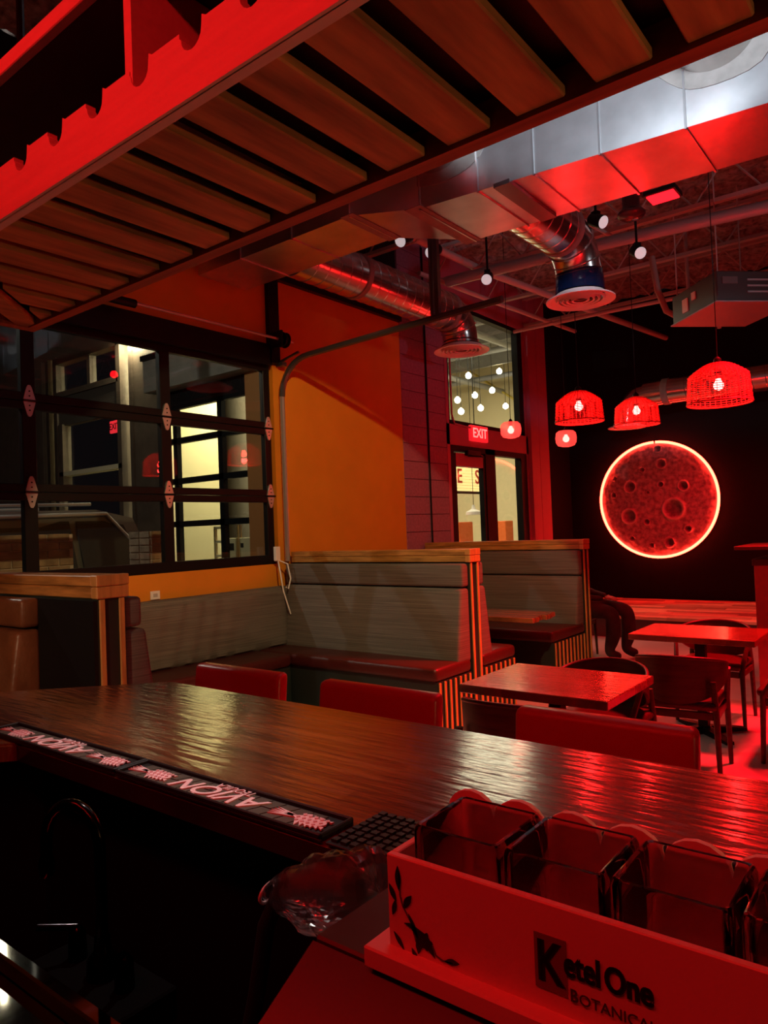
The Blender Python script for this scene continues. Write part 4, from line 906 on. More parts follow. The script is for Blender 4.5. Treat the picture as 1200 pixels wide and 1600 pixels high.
# inner fascia with bottle notches (faces the bartender)
def fascia_poly(xa, xb, zb, zt, pitch, x_off):
    pl = [(xa, zb), (xb, zb)]; x = xb; top_ = []
    k = 0; xs_ = []
    x = xa+x_off
    while x < xb-0.06: xs_.append(x); x += pitch
    top_ = [(xa, zt)]
    for x in xs_:
        top_ += [(x-0.034, zt), (x-0.034, zt-0.008)]
        for i in range(9):
            a = math.pi*(1-i/8)+math.pi; top_.append((x-0.004+0.026*math.cos(math.pi-math.pi*i/8), zt-0.012-0.026*math.sin(math.pi*i/8)))
        top_ += [(x+0.024, zt+0.006), (x+0.034, zt)]
    top_ += [(xb, zt)]
    return pl+top_[::-1]
fx = frame((0, YI, 0), (1, 0, 0), (0, 0, 1), (0, -1, 0))
rk.part(MB().prism(fascia_poly(-1.93, 2.6, ZR-0.006, ZR+0.112, 0.1425, 0.165), fx, 0.02), 'notched_fascia', M_rackpaint)
rk.part(B(-1.93, 2.6, YI-0.026, YI-0.018, ZR-0.006, ZR+0.016), 'fascia_lip', M_rackpaint)
rk.part(B(-1.93, 2.6, YI+0.0, YI+0.035, ZR+0.028, ZR+0.06), 'inner_rail', M_beam)
rk.part(B(-1.95, 2.6, YI-0.02, YI+0.0, ZR+0.31, ZR+0.345, 0.002), 'shelf_edge', M_rackpaint)
rk.part(B(-1.95, 2.6, YI, YO, ZR+0.318, ZR+0.34), 'upper_shelf', M_rackdark)
for x in (-1.09, 0.2, 1.5): rk.part(B(x-0.011, x+0.011, YI-0.018, YO-0.04, ZR+0.06, ZR+0.315), 'divider', M_rackpaint)
rk.part(B(-1.95, 2.6, YO-0.03, YO-0.015, ZR+0.05, ZR+0.32), 'back_panel', M_rackdark)
rk.part(MB().prism([(2.6, YI+0.0), (2.6, YP), (XP, YP), (XP, -1.8), (XI, -1.8), (XI, YI)], Matrix.Translation((0, 0, ZR+0.062)), 0.008), 'light_block_liner', M_rackdark)  # extended over the whole rack to block the red strip's light
for x in (-2.2, -0.4, 1.4): rk.part(MB().tube([(x, YO-0.1, ZR+0.05), (x, YO-0.1, ZC-0.05)], 0.012, 8), 'hanger_rod', M_blackmetal)

# ================================================================== added back bar and red strip behind the camera, out of view
bb = Abs('added_back_bar', 'added dark back bar cabinet behind the bar counter, unseen', 'cabinet', (0.3, -1.2, 0))
bb.part(B(-2.0, 2.6, -1.5, -0.9, 0, 0.90, 0.005), 'body', M_black); bb.part(B(-2.02, 2.62, -1.52, -0.88, 0.90, 0.94, 0.004), 'worktop', M_walnut)
ls = Abs('added_led_strip', 'added long red led strip above the back bar, unseen', 'led strip', (-0.9, -0.37, 3.1))
ls.part(B(-2.62, 0.82, -0.42, -0.34, 3.115, 3.15), 'channel', M_black); ls.part(B(-2.6, 0.8, -0.40, -0.36, 3.105, 3.115), 'diffuser', emat('red_led_lens', (1, 0.01, 0.02), 2.2))
for x in (-2.3, 0.5): ls.part(MB().tube([(x, -0.38, 3.15), (x, -0.38, ZC-0.1)], 0.006, 6), 'rod', M_blackmetal)

# ================================================================== garnish caddy with glass cups
Yc = 0.60; Zc = 1.150
cd = Abs('garnish_caddy', 'painted wooden caddy with black lettering holding square glass cups', 'caddy', (-0.25, 0.68, Zc))
XL, XR_ = -0.485, 0.07
cd.part(B(XL-0.022, XR_+0.02, Yc-0.018, Yc+0.155, Zc-0.010, Zc+0.012, 0.002), 'base', M_caddy)
fr_ = cd.part(B(XL, XR_, Yc, Yc+0.009, Zc+0.006, 1.257, 0.0012), 'front_panel', M_caddy)
cd.part(B(XL, XL+0.009, Yc+0.009, Yc+0.118, Zc+0.006, 1.257, 0.0012), 'end_panel', M_caddy); cd.part(B(XR_-0.009, XR_, Yc+0.009, Yc+0.118, Zc+0.006, 1.257, 0.0012), 'end_panel', M_caddy)
sc = [(XL, Zc+0.006), (XR_, Zc+0.006)]; tp = []
cw = 0.062; n = int((XR_-XL)/cw); x0s = XL-0.005
for i in range(9):
    c = XL+0.032+i*0.0625
    if c+0.03 > XR_: break
    for k in range(9):
        a = math.pi*(1-k/8); tp.append((c+0.031*math.cos(a), 1.266+0.026*math.sin(a)))
tp = [(XL, 1.257)]+tp+[(XR_, 1.257)]
cd.part(MB().prism(sc+tp[::-1], frame((0, Yc+0.127, 0), (1, 0, 0), (0, 0, 1), (0, -1, 0)), 0.007), 'scalloped_back', M_caddy)
fp = frame(Vector((0, Yc-0.0006, 0))-cd.loc, (1, 0, 0), (0, 0, 1), (0, -1, 0))
def fprism(polys, nm, m, par, d=0.0006):
    g_ = MB()
    for p in polys: g_.prism(p, fp, d)
    return g_.obj(nm, m, par)
def leaf(cx, cz, L, w, ang):
    pts = []
    for i in range(9):
        s = i/8; pts.append((s*L, w*math.sin(math.pi*s)))
    for i in range(7, 0, -1):
        s = i/8; pts.append((s*L, -w*math.sin(math.pi*s)*0.8))
    ca_, sa = math.cos(R(ang)), math.sin(R(ang))
    return [(cx+x*ca_-y*sa, cz+x*sa+y*ca_) for x, y in pts]
def ribbon(pts, w):
    L = []; Rr = []
    for i, p in enumerate(pts):
        a = Vector(pts[max(0, i-1)]); b_ = Vector(pts[min(len(pts)-1, i+1)]); d = (b_-a).normalized(); nrm = Vector((-d.y, d.x))*w
        L.append((p[0]+nrm.x, p[1]+nrm.y)); Rr.append((p[0]-nrm.x, p[1]-nrm.y))
    return L+Rr[::-1]
u0 = XL; v0 = Zc+0.006
def U(px, py): # print layout on the panel: fractions measured along the panel's left end
    return (u0+px, v0+py)
fprism([leaf(*U(0.016, 0.066), 0.026, 0.0042, 92), leaf(*U(0.012, 0.054), 0.019, 0.0036, 118), leaf(*U(0.021, 0.050), 0.019, 0.004, 55), leaf(*U(0.011, 0.056), 0.018, 0.0032, -105), leaf(*U(0.027, 0.046), 0.026, 0.0025, -62)], 'leaf_print', M_print, fr_)
fprism([ribbon([U(0.017, 0.085), U(0.017, 0.062), U(0.02, 0.052), U(0.030, 0.038), U(0.036, 0.02)], 0.0008), ribbon([U(0.056, 0.022), U(0.060, 0.014), U(0.068, 0.0115), U(0.08, 0.013)], 0.0008)], 'stem_print', M_print2, fr_)
bird = [(-0.020, 0.027), (-0.013, 0.030), (-0.008, 0.0285), (0.0, 0.025), (0.008, 0.021), (0.013, 0.016), (0.016, 0.006), (0.020, -0.012), (0.012, -0.004), (0.004, -0.002), (-0.002, -0.016), (-0.005, -0.004), (-0.004, 0.010), (-0.010, 0.022)]
fprism([[(U(0.040, 0.018)[0]+a*0.95, U(0.040, 0.018)[1]+b_*0.62) for a, b_ in bird]], 'flower_print', M_print, fr_)
fl_ = [(U(0.047, 0.024)[0]+(0.0075+0.002*math.cos(5*a))*math.cos(a), U(0.047, 0.024)[1]+(0.0075+0.002*math.cos(5*a))*math.sin(a)) for a in [2*math.pi*i/40 for i in range(40)]]
fprism([fl_], 'flower_print', M_print, fr_, 0.0008)
fprism([leaf(*U(0.007, 0.022), 0.02, 0.003, -50), leaf(*U(0.030, 0.012), 0.016, 0.003, -62), leaf(*U(0.070, 0.012), 0.018, 0.0035, 8)], 'leaf_print', M_print, fr_)
# lettering
def fittext(st_, x0, x1, z0, z1, m, off=0.010, bold=0, nm='lettering', d=0.0009):
    me = text_mesh(st_, 1.0, 0.01, 0, off)
    xs_ = [v.co.x for v in me.vertices]; ys_ = [v.co.y for v in me.vertices]
    sx = (x1-x0)/(max(xs_)-min(xs_)); sy = (z1-z0)/(max(ys_)-min(ys_))
    me.transform(Matrix.Translation((x0, z0, d)) @ Matrix.Diagonal((sx, sy, 0.02, 1)) @ Matrix.Translation((-min(xs_), -min(ys_), 0)))
    me.transform(fp); me.materials.clear(); me.materials.append(m)
    o = bpy.data.objects.new(nm, me); COL.objects.link(o); o.parent = fr_
    if bold:
        o2 = bpy.data.objects.new(nm+'_weight', me); COL.objects.link(o2); o2.parent = o; o2.location = (bold, 0, 0)
    return o
fprism([[(-0.315, 1.180), (-0.284, 1.180), (-0.284, 1.229), (-0.315, 1.229)]], 'letter_block', M_print3, fr_)
fittext('K', -0.3115, -0.2875, 1.187, 1.224, M_print, bold=0.0022)
fittext('etel', -0.2865, -0.2545, 1.199, 1.2225, M_print, bold=0.0016)
fittext('One', -0.2495, -0.2095, 1.199, 1.2215, M_print, bold=0.0018)
fittext('B', -0.281, -0.2745, 1.1785, 1.1895, M_print2, bold=0.0006); fittext('OTANICAL', -0.2730, -0.206, 1.1785, 1.188, M_print2, off=0.0, bold=0.0003)
# square glass cups
def cup(x0, x1, label):
    cx, cy = (x0+x1)/2, Yc+0.066; h = (x1-x0)/2
    zb, zt = Zc+0.010, 1.287
    bm = bmesh.new()
    def loop(hw, z, rr, n=5):
        vs = []
        for q in range(4):
            a0 = q*math.pi/2; ccx = (hw-rr)*(1 if q in (0, 3) else -1); ccy = (hw-rr)*(1 if q in (0, 1) else -1)
            for i in range(n): a = a0+math.pi/2*i/(n-1); vs.append(bm.verts.new((ccx+rr*math.cos(a), ccy+rr*math.sin(a), z)))
        return vs
    H_ = zt-zb; w = 0.0075
    Ls = [loop(h-0.004, 0, 0.006), loop(h, 0.004, 0.008), loop(h, H_-0.006, 0.008), loop(h-0.002, H_-0.001, 0.007), loop(h-0.004, H_, 0.006), loop(h-w+0.001, H_-0.001, 0.005), loop(h-w, H_-0.005, 0.005), loop(h-w, 0.016, 0.006), loop(h-w-0.006, 0.011, 0.006)]
    bm.faces.new(Ls[0][::-1])
    for a, b_ in zip(Ls[:-1], Ls[1:]):
        nn = len(a)
        for i in range(nn): bm.faces.new((a[i], a[(i+1) % nn], b_[(i+1) % nn], b_[i]))
    bm.faces.new(Ls[-1]); bmesh.ops.recalc_face_normals(bm, faces=bm.faces[:])
    me = bpy.data.meshes.new('glass_cup'); bm.to_mesh(me); bm.free()
    for p in me.polygons: p.use_smooth = True
    me.set_sharp_from_angle(angle=R(40)); me.materials.append(M_cup)
    o = bpy.data.objects.new('glass_cup', me); COL.objects.link(o); o.location = (cx, cy, zb)
    tag(o, label, 'glass cup', 'square glass cups in the caddy'); return o
cup(-0.462, -0.360, 'square clear glass cup standing at the leaf printed end of the caddy')
cup(-0.356, -0.254, 'square clear glass cup, second from the leaf printed caddy end')
cup(-0.250, -0.148, 'square clear glass cup, third from the leaf printed caddy end')
cup(-0.144, -0.042, 'square clear glass cup, fourth from the leaf printed caddy end')

# ================================================================== under-bar equipment
ub = Abs('underbar_cabinet', 'dark underbar cabinet top carrying the red caddy', 'cabinet', (0.0, 0.6, 0))
zt = Zc-0.010
M_ub = mat('dark_satin_steel', (0.10, 0.065, 0.06), 0.35, metal=0.5)
ub.part(B(-0.592, 0.6, 0.597, 0.86, zt-0.03, zt-0.001, 0.003), 'rear_lid', M_ub)
SL = [(0.592, zt-0.004), (0.20, zt-0.22), (0.20, zt-0.245), (0.592, zt-0.03)]
ub.part(MB().prism(SL, frame((-0.59, 0, 0), (0, 1, 0), (0, 0, 1), (1, 0, 0)), 1.19), 'sloped_lid', M_ub)
ub.part(MB().prism([(0.21, 0), (0.85, 0), (0.85, zt-0.031), (0.60, zt-0.031), (0.21, zt-0.245)], frame((-0.575, 0, 0), (0, 1, 0), (0, 0, 1), (1, 0, 0)), 1.15), 'body', M_blackmetal)
ub.part(MB().tube([(-0.591, 0.594, zt-0.006), (-0.591, 0.20, zt-0.223)], 0.0022, 6), 'edge_trim', M_steel)
sk = Abs('sink_lid', 'sloped stainless steel ice bin with a polished lid below the bar', 'ice bin', (-1.2, 0.5, 0))
sk.part(B(-2.0, -0.66, 0.05, 0.62, 0.0, 0.78, 0.006), 'bin', M_blackmetal)
sk.part(MB().prism([(0.03, 0.80), (0.60, 0.80), (0.60, 0.812), (0.03, 0.812)], frame((-1.98, 0, 0), (0, 1, 0), (0, 0, 1), (1, 0, 0)), 1.3), 'lid', M_steel)
sk.part(B(-1.98, -0.68, 0.602, 0.63, 0.79, 0.845, 0.004), 'splash_rim', M_steel)
fa = Abs('faucet', 'dark gooseneck faucet with red glints in front of the bar mats', 'faucet', (-1.27, 0.72, 0.8))
gp = [(-1.262, 0.72, 0.845)]+[(-1.262, 0.72, 0.95)]+[(-1.262-0.06*(1-math.cos(a)), 0.70+0.02*math.cos(a), 1.03+0.075*math.sin(a)) for a in [math.pi*i/12 for i in range(13)]]+[(-1.383, 0.68, 0.98)]
M_fau = mat('dark_chrome', (0.03, 0.025, 0.025), 0.15, metal=1.0)
fa.part(MB().tube(gp, 0.011, 12), 'spout', M_fau, 50); fa.part(MB().lathe([(0.03, 0.80), (0.028, 0.83), (0.016, 0.845), (0.014, 0.87)], 20, o=(-1.262, 0.72, 0)), 'base', M_fau, 50)
fa.part(MB().lathe([(0.0125, 0.965), (0.015, 0.97), (0.015, 0.99), (0.012, 1.0)], 16, o=(-1.383, 0.68, 0), cap0=True), 'aerator', M_fau, 50)
for sx in (-0.09, 0.07):
    fa.part(MB().lathe([(0.018, 0.80), (0.016, 0.85), (0.008, 0.86)], 14, o=(-1.262+sx, 0.72, 0), cap1=True), 'valve', M_fau, 50); fa.part(MB().tube([(-1.262+sx, 0.72, 0.86), (-1.262+sx*1.4, 0.66, 0.875)], 0.007, 8), 'lever', M_fau, 50)
fa.part(B(-1.42, -1.12, 0.66, 0.78, 0.74, 0.80, 0.004), 'deck', mat('matt_black', (0.002, 0.002, 0.002), 0.9, spec=0.05))
fa.part(B(-1.40, -1.14, 0.70, 0.76, 0.0, 0.74), 'pedestal', M_blackmetal)
# soda gun with a plastic bag over it
sg_ = Abs('soda_gun', 'soda gun hose ending inside the crumpled plastic bag', 'soda gun', (-0.80, 0.80, 1.0))
sg_.part(MB().tube([(-1.0, 0.80, 0.62), (-0.93, 0.80, 0.85), (-0.88, 0.78, 0.98), (-0.82, 0.76, 1.06), (-0.76, 0.755, 1.09)], 0.014, 10), 'hose', M_rubber, 50)
sg_.part(MB().tube([(-0.80, 0.755, 1.075), (-0.70, 0.75, 1.115), (-0.665, 0.745, 1.118)], [0.02, 0.024, 0.02], 10), 'handle', mat('red_gun_plastic', (0.22, 0.05, 0.05), 0.25), 50)
sg_.part(MB().tube([(-0.665, 0.745, 1.118), (-0.648, 0.74, 1.085)], [0.018, 0.012], 10), 'nozzle', M_black, 50)
m_ = MB(); NU, NV = 48, 28
def bagp(u, v):
    s = v/NV; a = 2*math.pi*u/NU
    # axis from the tied neck to the open end
    ax = Vector((-0.862, 0.77, 1.04)).lerp(Vector((-0.615, 0.745, 1.118)), s)
    rad = 0.014+0.052*math.sin(min(1, s*1.08)*math.pi*0.62)**1.2
    if s > 0.9: rad *= math.sqrt(max(0, (1-s)/0.1))*0.98+0.02
    sq = 1+0.18*math.cos(2*a+0.5)
    d = Vector((-0.29*math.sin(a), math.cos(a)*0.85, 0.957*math.sin(a)))
    cr2 = 0.006*noise.noise((math.cos(a)*1.8+s*4, math.sin(a)*1.8, s*3+2))+0.005*abs(noise.noise((math.cos(a)*3, math.sin(a)*3, s*6)))
    return ax+d*(rad*sq+cr2*min(1, s*3)*2.0)
for v in range(NV+1):
    for u in range(NU): m_.v.append(tuple(bagp(u, v)))
for v in range(NV):
    for u in range(NU): m_.f.append((v*NU+u, v*NU+(u+1) % NU, (v+1)*NU+(u+1) % NU, (v+1)*NU+u))
bg = Abs('plastic_bag', 'crumpled clear plastic bag tied over the soda gun', 'plastic bag', (-0.75, 0.76, 1.05))
bg.part(m_, 'film', M_bag)
bg.part(MB().tube([(-0.862+0.017*math.cos(a)*0.3, 0.77+0.017*math.sin(a), 1.04+0.017*math.cos(a)*0.95) for a in [2*math.pi*i/16 for i in range(16)]], 0.003, 6, closed=True), 'tie', M_white, 50)

# ================================================================== outside the glass
gr = struct(B(-24, XW-0.2, -8, 7.0, -0.15, -0.02).obj('floor', M_asphalt))
fc = Abs('shop_front', 'dark brown shop front with tall framed windows across the passage', 'shop front', (-12.5, 7.0, 0))
def fb(x0, x1, z0, z1, m=M_brown, nm='frame_board', y0=6.97, y1=7.1): return fc.part(B(x0, x1, y0, y1, z0, z1), nm, m)
fb(-20, -13.9, 0, 6.5, nm='wall_panel'); fb(-13.9, -10.12, 5.1, 6.5, nm='wall_panel'); fb(-10.75, -10.07, 0, 5.1, nm='wall_panel')
fb(-13.9, -10.1, 0, 1.0, nm='wall_panel')
for x in (-13.9, -13.65, -13.35): fb(x, x+0.12, 0, 5.1, y0=6.93)
fb(-13.25, -11.15, 4.32, 4.42, y0=6.93); fb(-13.25, -11.15, 4.95, 5.08, y0=6.93); fb(-12.2, -12.1, 4.4, 5.0); fb(-11.2, -11.08, 1, 5.1, y0=6.93); fb(-10.82, -10.74, 1, 5.1, y0=6.93)
fb(-13.25, -11.15, 3.78, 4.32, nm='transom_panel', m=mat('umber_panel', (0.06, 0.05, 0.042), 0.6)); fb(-13.2, -13.05, 2.6, 3.8, y0=6.93); fb(-13.2, -11.1, 2.82, 2.90, m=mat('pale_bar', (0.6, 0.52, 0.36), 0.5), nm='push_bar', y0=6.93)
fc.part(B(-13.3, -10.8, 7.03, 7.04, 1.0, 5.0), 'pane', glass)
fc.part(B(-13.6, -10.3, 9.2, 9.3, 0, 5.2), 'inner_wall', mat('dim_inner_wall', (0.12, 0.10, 0.08), 0.8))
for x, z, w in ((-13.4, 4.75, 0.3), (-12.2, 4.55, 0.4), (-11.5, 4.55, 0.3)): fc.part(B(x, x+w, 8.6, 8.66, z, z+0.04), 'strip_lamp', emat('cool_strip', (1, 0.95, 0.75), 5))
e2 = Abs('exit_sign', 'small red EXIT sign inside the dark shop front', 'exit sign', (-11.815, 7.6, 3.69))
e2.part(B(-11.97, -11.66, 7.25, 7.29, 3.53, 3.75, 0.008), 'housing', emat('exit_face_bright', (1, 0.03, 0.05), 1.0)); text_obj('lettering', 'EXIT', 0.16, frame((0.0, -0.352, -0.05), (1, 0, 0), (0, 0, 1), (0, -1, 0)), mat('exit_dark', (0.1, 0, 0), 0.5), e2.o, 0.002, off=0.004)
# glazed lobby front
lf = Abs('glass_facade', 'glazed lobby front with black bars and a lit cream wall behind', 'shop front', (-8.0, 7.0, 0))
def lb(x0, x1, z0, z1, m=M_black, nm='bar', y0=6.96, y1=7.04): return lf.part(B(x0, x1, y0, y1, z0, z1), nm, m)
lb(-10.05, -5.38, 3.62, 3.92, nm='beam'); lb(-10.05, -5.38, 3.92, 4.42, M_grey, 'lintel', 6.7, 7.04); lb(-10.05, -5.38, 4.42, 4.5, M_black, 'lintel_cap', 6.65, 7.04); lb(-10.05, -5.38, 5.1, 6.4, M_grey, 'upper_wall')
for x in (-10.0, -9.62, -8.52, -7.86, -6.9): lb(x-0.05, x+0.05, 0, 3.62)
for z in (3.12, 2.48, 1.80, 0.9): lb(-10.05, -5.38, z-0.045, z+0.045)
for z0, z1 in ((3.165, 3.62), (2.525, 3.075), (1.845, 2.435), (0.945, 1.755)):
    lf.part(B(-9.57, -5.4, 6.998, 7.004, z0, z1), 'pane', glass)
lf.part(B(-7.86, -6.0, 6.90, 6.96, 0.9, 4.0), 'orange_board', mat('orange_board', (0.40, 0.17, 0.05), 0.6), label='flat orange brown board beside the bars')
struct(B(-12.3, -10.5, 8.55, 8.65, 0, 5.0).obj('wall_lobby_cream', M_cream))
for x in (-8.4, -8.05): lf.part(B(x, x+0.12, 7.6, 7.7, 0, 3.4), 'wood_jamb', mat('timber', (0.38, 0.21, 0.1), 0.5))
lf.part(B(-8.6, -7.4, 8.6, 8.7, 0, 2.9), 'dark_screen', mat('dark_screen', (0.03, 0.02, 0.018), 0.6))
struct(B(-13.0, XW-0.17, 17.5, 17.6, 0, 6.3).obj('wall_lobby_end', M_cream)); struct(B(-13.1, -13.0, 9.6, 17.6, 0, 6.3).obj('wall_lobby_side', M_cream)); struct(B(-13.0, XW-0.17, 7.2, 17.6, 6.2, 6.3).obj('ceiling', M_grey)); struct(B(-13.0, XW-0.17, 7.05, 17.6, -0.1, 0).obj('floor', M_floor))
struct(B(XW-0.4, XW-0.17, 12.0, 17.6, 0, 6.3).obj('wall_lobby_party', mat('lobby_grey', (0.5, 0.45, 0.36), 0.7))); struct(B(-6.35, -5.9, 13.1, 13.5, 0, 6.3).obj('wall_lobby_pier', M_cream))
for i, y in enumerate((9.5, 11.5, 13.5, 15.5)): struct(B(-13, XW-0.2, y, y+0.08, 5.5, 5.9).obj('trim_4', M_grey))
for i, (y, z) in enumerate(((14.16, 5.03), (15.62, 5.35), (15.23, 4.83), (14.41, 4.61), (13.65, 4.41), (14.65, 4.34), (15.87, 4.52), (13.66, 4.17))):
    t_ = thing('lobby_bulb', 'bare warm bulb hanging in the lobby beyond the upper window', 'light bulb', (-8.5, y+(0.12 if i == 7 else 0), z), 0, 'bare bulbs in the lobby')
    MB().lathe([(0.001, -0.07)]+[(0.07*math.sin(a), -0.07*math.cos(a)) for a in [R(20*k) for k in range(1, 9)]]+[(0.02, 0.08)], 16).obj('glass_bulb', M_warmbulb, t_, 60)
    MB().tube([(0, 0, 0.07), (0, 0, 6.2-z)], 0.006, 6).obj('cord', M_black, t_)
mbd = Abs('menu_board', 'lit yellow slatted sign board in the lobby with red letters', 'sign', (-7.6, 12.5, 2.3))
for i in range(9): mbd.part(B(-7.62, -7.58, 12.0, 12.95, 2.30+i*0.06, 2.35+i*0.06), 'slat', emat('menu_glow', (1.0, 0.80, 0.34), 0.9))
for y_, s_ in ((12.12, 'E'), (12.8, 'S')): text_obj('lettering', s_, 0.4, frame((0.03, y_-12.5, 0.28), (0, 1, 0), (0, 0, 1), (1, 0, 0)), mat('sign_red', (0.6, 0.05, 0.03), 0.5), mbd.o, 0.004, off=0.012)
mbd.part(B(-7.68, -7.63, 11.95, 13.0, 2.25, 2.86), 'backboard', M_black)
for p_ in (12.05, 12.9): mbd.part(MB().tube([(-7.655, p_, 2.86), (-7.655, p_, 6.2)], 0.01, 6), 'hanger', M_blackmetal)
pl = Abs('lobby_pendant', 'small white enamel pendant lamp in the lobby', 'pendant lamp', (-7.5, 12.48, 1.85)); pl.part(MB().lathe([(0.16, 0), (0.155, 0.06), (0.05, 0.11), (0.025, 0.2)], 20, o=(-7.5, 12.48, 1.82)), 'shade', M_white, 40); pl.part(MB().tube([(-7.5, 12.48, 2.0), (-7.5, 12.48, 6.2)], 0.006, 6), 'cord', M_black)
for k, (y0, y1) in enumerate(((11.93, 12.43), (13.78, 14.12))):
    pb = Abs('orange_cabinet', 'bright orange cabinet seen through the glass door' if k == 0 else 'bright orange cabinet seen through the narrow side pane', 'cabinet', (-7.6, (y0+y1)/2, 0))
    pb.part(B(-7.8, -7.5, y0, y1, 0, 1.68, 0.01), 'body', mat('bright_orange', (0.8, 0.16, 0.03), 0.5)); pb.part(B(-7.5, -7.49, y0+0.05, y1-0.05, 0.1, 1.2, 0.003), 'door', mat('bright_orange', (0.8, 0.16, 0.03), 0.5))
for i in range(3):
    x0 = (-9.0, -8.72, -8.42)[i]
    e_ = Abs('display_board', ('low ladder backed cream stand behind the lobby bars', 'cream notice board with a dark drawing behind the lobby bars', 'cream notice board with a small square print behind the bars')[i], 'board', (x0, 7.3, 0))
    if i == 0:
        for z in (0.9, 1.28, 1.5, 1.72): e_.part(B(x0-0.12, x0+0.12, 7.28, 7.32, z-0.02, z+0.02), 'rung', M_cream)
        for s_ in (-0.12, 0.12): e_.part(B(x0+s_-0.02, x0+s_+0.02, 7.28, 7.32, 0, 1.74), 'post', mat('timber_pale', (0.55, 0.42, 0.22), 0.5))
    else:
        e_.part(B(x0-0.12, x0+0.12, 7.28, 7.31, 1.0, 1.55, 0.004), 'board', M_cream); 
        for s_ in (-0.12, 0.12): e_.part(B(x0+s_-0.015, x0+s_+0.015, 7.30, 7.33, 0, 1.75), 'leg', mat('timber_pale', (0.55, 0.42, 0.22), 0.5))
        e_.part(B(x0-0.05, x0+0.06, 7.276, 7.28, 1.36, 1.47) if i == 1 else B(x0-0.08, x0-0.02, 7.276, 7.28, 1.4, 1.47), 'print', M_print)
# parked vehicles
def suv(label, loc, rz, m):
    t_ = thing('parked_car', label, 'car', loc, rz)      # length along local X
    prof = [(-2.2, 0.45), (-2.25, 0.9), (-2.15, 1.15), (-1.15, 1.22), (-0.75, 1.80), (-0.5, 1.92), (1.5, 1.95), (1.95, 1.85), (2.15, 1.2), (2.25, 0.9), (2.2, 0.45)]
    def side(w0, w1, pr):
        m2 = MB(); n = len(pr)
        for s_ in (-1, 1):
            for x, z in pr: m2.v.append((x, s_*(w0 if z < 1.25 else w0+(w1-w0)*(z-1.25)/0.7), z))
        m2.f = [tuple(range(n))[::-1], tuple(range(n, 2*n))]+[(i, (i+1) % n, n+(i+1) % n, n+i) for i in range(n)]
        return m2
    side(0.95, 0.74, prof).obj('body', m, t_)
    for s_ in (-1, 1):
        for x0, x1, xt0, xt1 in ((-1.0, 0.1, -0.62, 0.1), (0.18, 1.15, 0.18, 1.15), (1.23, 1.95, 1.23, 1.8)):
            yb, yt = 0.955*s_, 0.775*s_
            m2 = MB(); m2.v = [(x0, yb, 1.27), (x1, yb, 1.27), (xt1, yt, 1.82), (xt0, yt, 1.82), (x0, yb-0.01*s_, 1.27), (x1, yb-0.01*s_, 1.27), (xt1, yt-0.01*s_, 1.82), (xt0, yt-0.01*s_, 1.82)]
            m2.f = [(0, 1, 2, 3), (7, 6, 5, 4), (0, 4, 5, 1), (1, 5, 6, 2), (2, 6, 7, 3), (3, 7, 4, 0)]; m2.obj('side_window', M_carglass, t_)
        MB().tube([(-0.85, 0.93*s_, 1.36), (-0.55, 0.80*s_, 1.85), (1.6, 0.78*s_, 1.90), (1.95, 0.86*s_, 1.5)], 0.025, 8).obj('window_trim', M_chrome, t_, 50)
        MB().tube([(-0.4, 0.62*s_, 1.98), (1.5, 0.62*s_, 2.02)], 0.02, 8).obj('roof_rail', M_chrome, t_, 50)
        B(-0.2, 0.02, 0.95*s_-0.02, 0.95*s_+0.03, 1.10, 1.14, 0.006).obj('door_handle', M_chrome, t_)
        B(-0.95, -0.75, s_*1.08-0.1, s_*1.08+0.1, 1.25, 1.42, 0.02).obj('mirror', m, t_)
        for x in (-1.4, 1.4):
            MB().lathe([(0.001, -0.12), (0.25, -0.12), (0.36, -0.1), (0.37, 0), (0.36, 0.1), (0.25, 0.12), (0.001, 0.12)], 28, o=(x, 0.86*s_, 0.37), M=Matrix.Rotation(R(90), 3, 'X')).obj('wheel', M_rubber, t_, 40)
    return t_
suv('grey parked car with chrome window trim outside the glass door', (-8.5, 3.0, 0), R(90), M_cargrey)
suv('dark parked car on the far side of the grey car', (-11.6, 3.2, 0), R(84), M_carblack)
def pier(label, x0, x1, y0, y1, zt_):
    t_ = Abs('brick_pier', label, 'brick pier', ((x0+x1)/2, (y0+y1)/2, 0))
    t_.part(B(x0, x1, y0, y1, -0.02, zt_), 'mortar_core', M_mortar); z = 0.9; r_ = 0
    while z < zt_-0.05:
        y = y0-(0.1 if r_ % 2 else 0)
        while y < y1:
            a, b_ = max(y, y0)+0.005, min(y+0.2, y1)-0.005
            if b_-a > 0.03: t_.part(B(x1-0.01, x1+0.012, a, b_, z+0.005, z+0.065, 0.003), 'brick', M_brick)
            y += 0.2
        for k in range(2):
            a, b_ = x0+(x1-x0)*k/2+0.005, x0+(x1-x0)*(k+1)/2-0.005
            t_.part(B(a, b_, y0-0.012, y0+0.01, z+0.005, z+0.065, 0.003), 'brick', M_brick)
        z += 0.07; r_ += 1
pier('tan brick pier outside in front of the parked cars', -6.4, -6.05, 2.65, 3.28, 1.66)
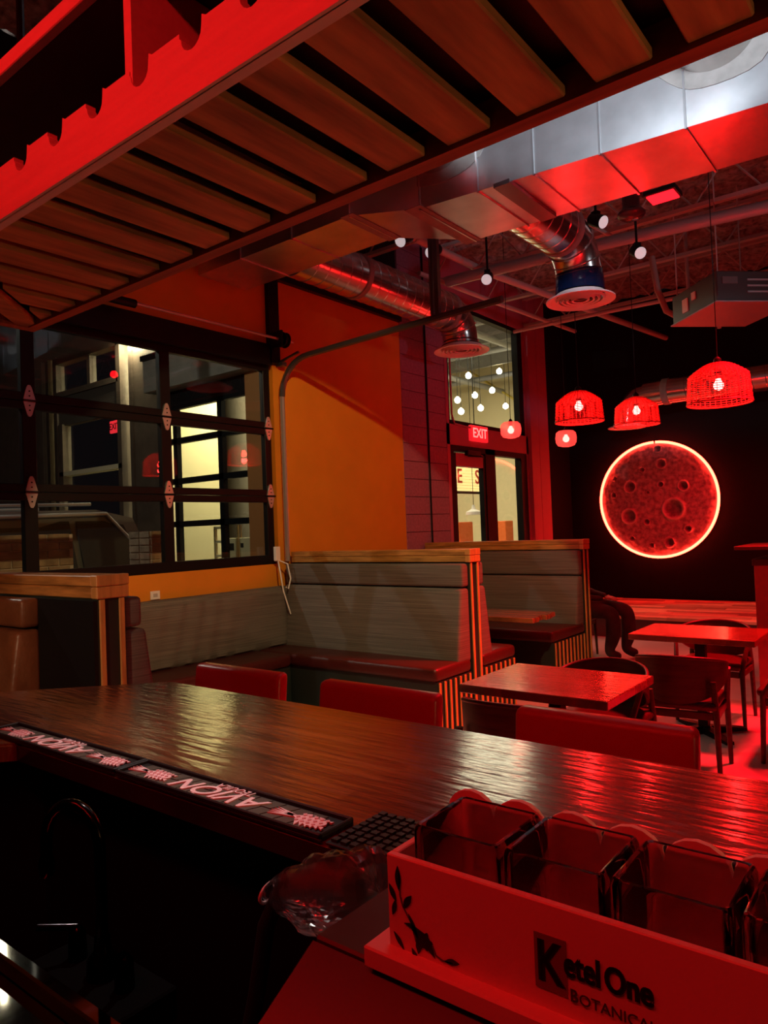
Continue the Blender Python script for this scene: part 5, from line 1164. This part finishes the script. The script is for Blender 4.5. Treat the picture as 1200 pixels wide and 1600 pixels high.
pier('narrow tan brick pier outside beside the glazed lobby', -6.4, -6.05, 4.06, 4.3, 1.66)
# lobby services seen through the upper window
for k, (p0, p1) in enumerate((((-12.8, 12.6, 5.75), (-5.6, 12.8, 5.75)), ((-12.8, 14.8, 5.7), (-5.6, 15.0, 5.7)), ((-12.8, 16.2, 5.4), (-5.6, 16.4, 5.4)), ((-7.4, 8.5, 5.5), (-7.4, 17.4, 5.5)), ((-9.4, 8.5, 5.22), (-9.4, 17.4, 5.22)), ((-8.0, 17.3, 4.2), (-10.6, 17.3, 6.1)))):
    lp = Abs('lobby_pipe', 'grey roof pipe inside the lobby beyond the upper window', 'pipe', p0, 'lobby roof pipes'); lp.part(MB().tube([p0, p1], 0.07 if k < 5 else 0.03, 10), 'run', M_pipe if k < 5 else mat('yellow_pipe', (0.7, 0.55, 0.12), 0.5), 50)
sl = Abs('added_lamp_post', 'added twin headed lamp post outside between the parked cars', 'added lamp', (-10.05, 3.6, 0))  # added post whose tubes mirror as bright streaks in the steel lid
sl.part(MB().tube([(-10.05, 3.6, 0), (-10.05, 3.6, 4.98)], 0.045, 12), 'post', M_blackmetal, 50)
for q in ((-8.0, 3.81, 4.60), (-8.0, 3.45, 4.58)):
    sl.part(MB().tube([(-10.05, 3.6, 4.95), (q[0], q[1], q[2]+0.3)], 0.02, 8), 'arm', M_blackmetal, 50)
    sl.part(MB().tube([(q[0], q[1], q[2]-0.34), (q[0], q[1], q[2]+0.34)], 0.03, 12), 'light_tube', M_warmbulb, 60)
pk = Abs('added_puck_light', 'added small round lamp hidden behind the outer rail of the rack', 'spotlight', (-1.45, 1.21, ZR+0.03))  # added fixture for the light over the mats
pk.part(MB().lathe([(0.03, 0.02), (0.03, 0.05), (0.025, 0.055)], 18, o=(-1.45, 1.205, ZR+0.06), cap1=True), 'housing', M_blackmetal, 40); pk.part(MB().lathe([(0.001, 0.024), (0.027, 0.022)], 18, o=(-1.45, 1.205, ZR+0.06)), 'lens', M_spotlens)
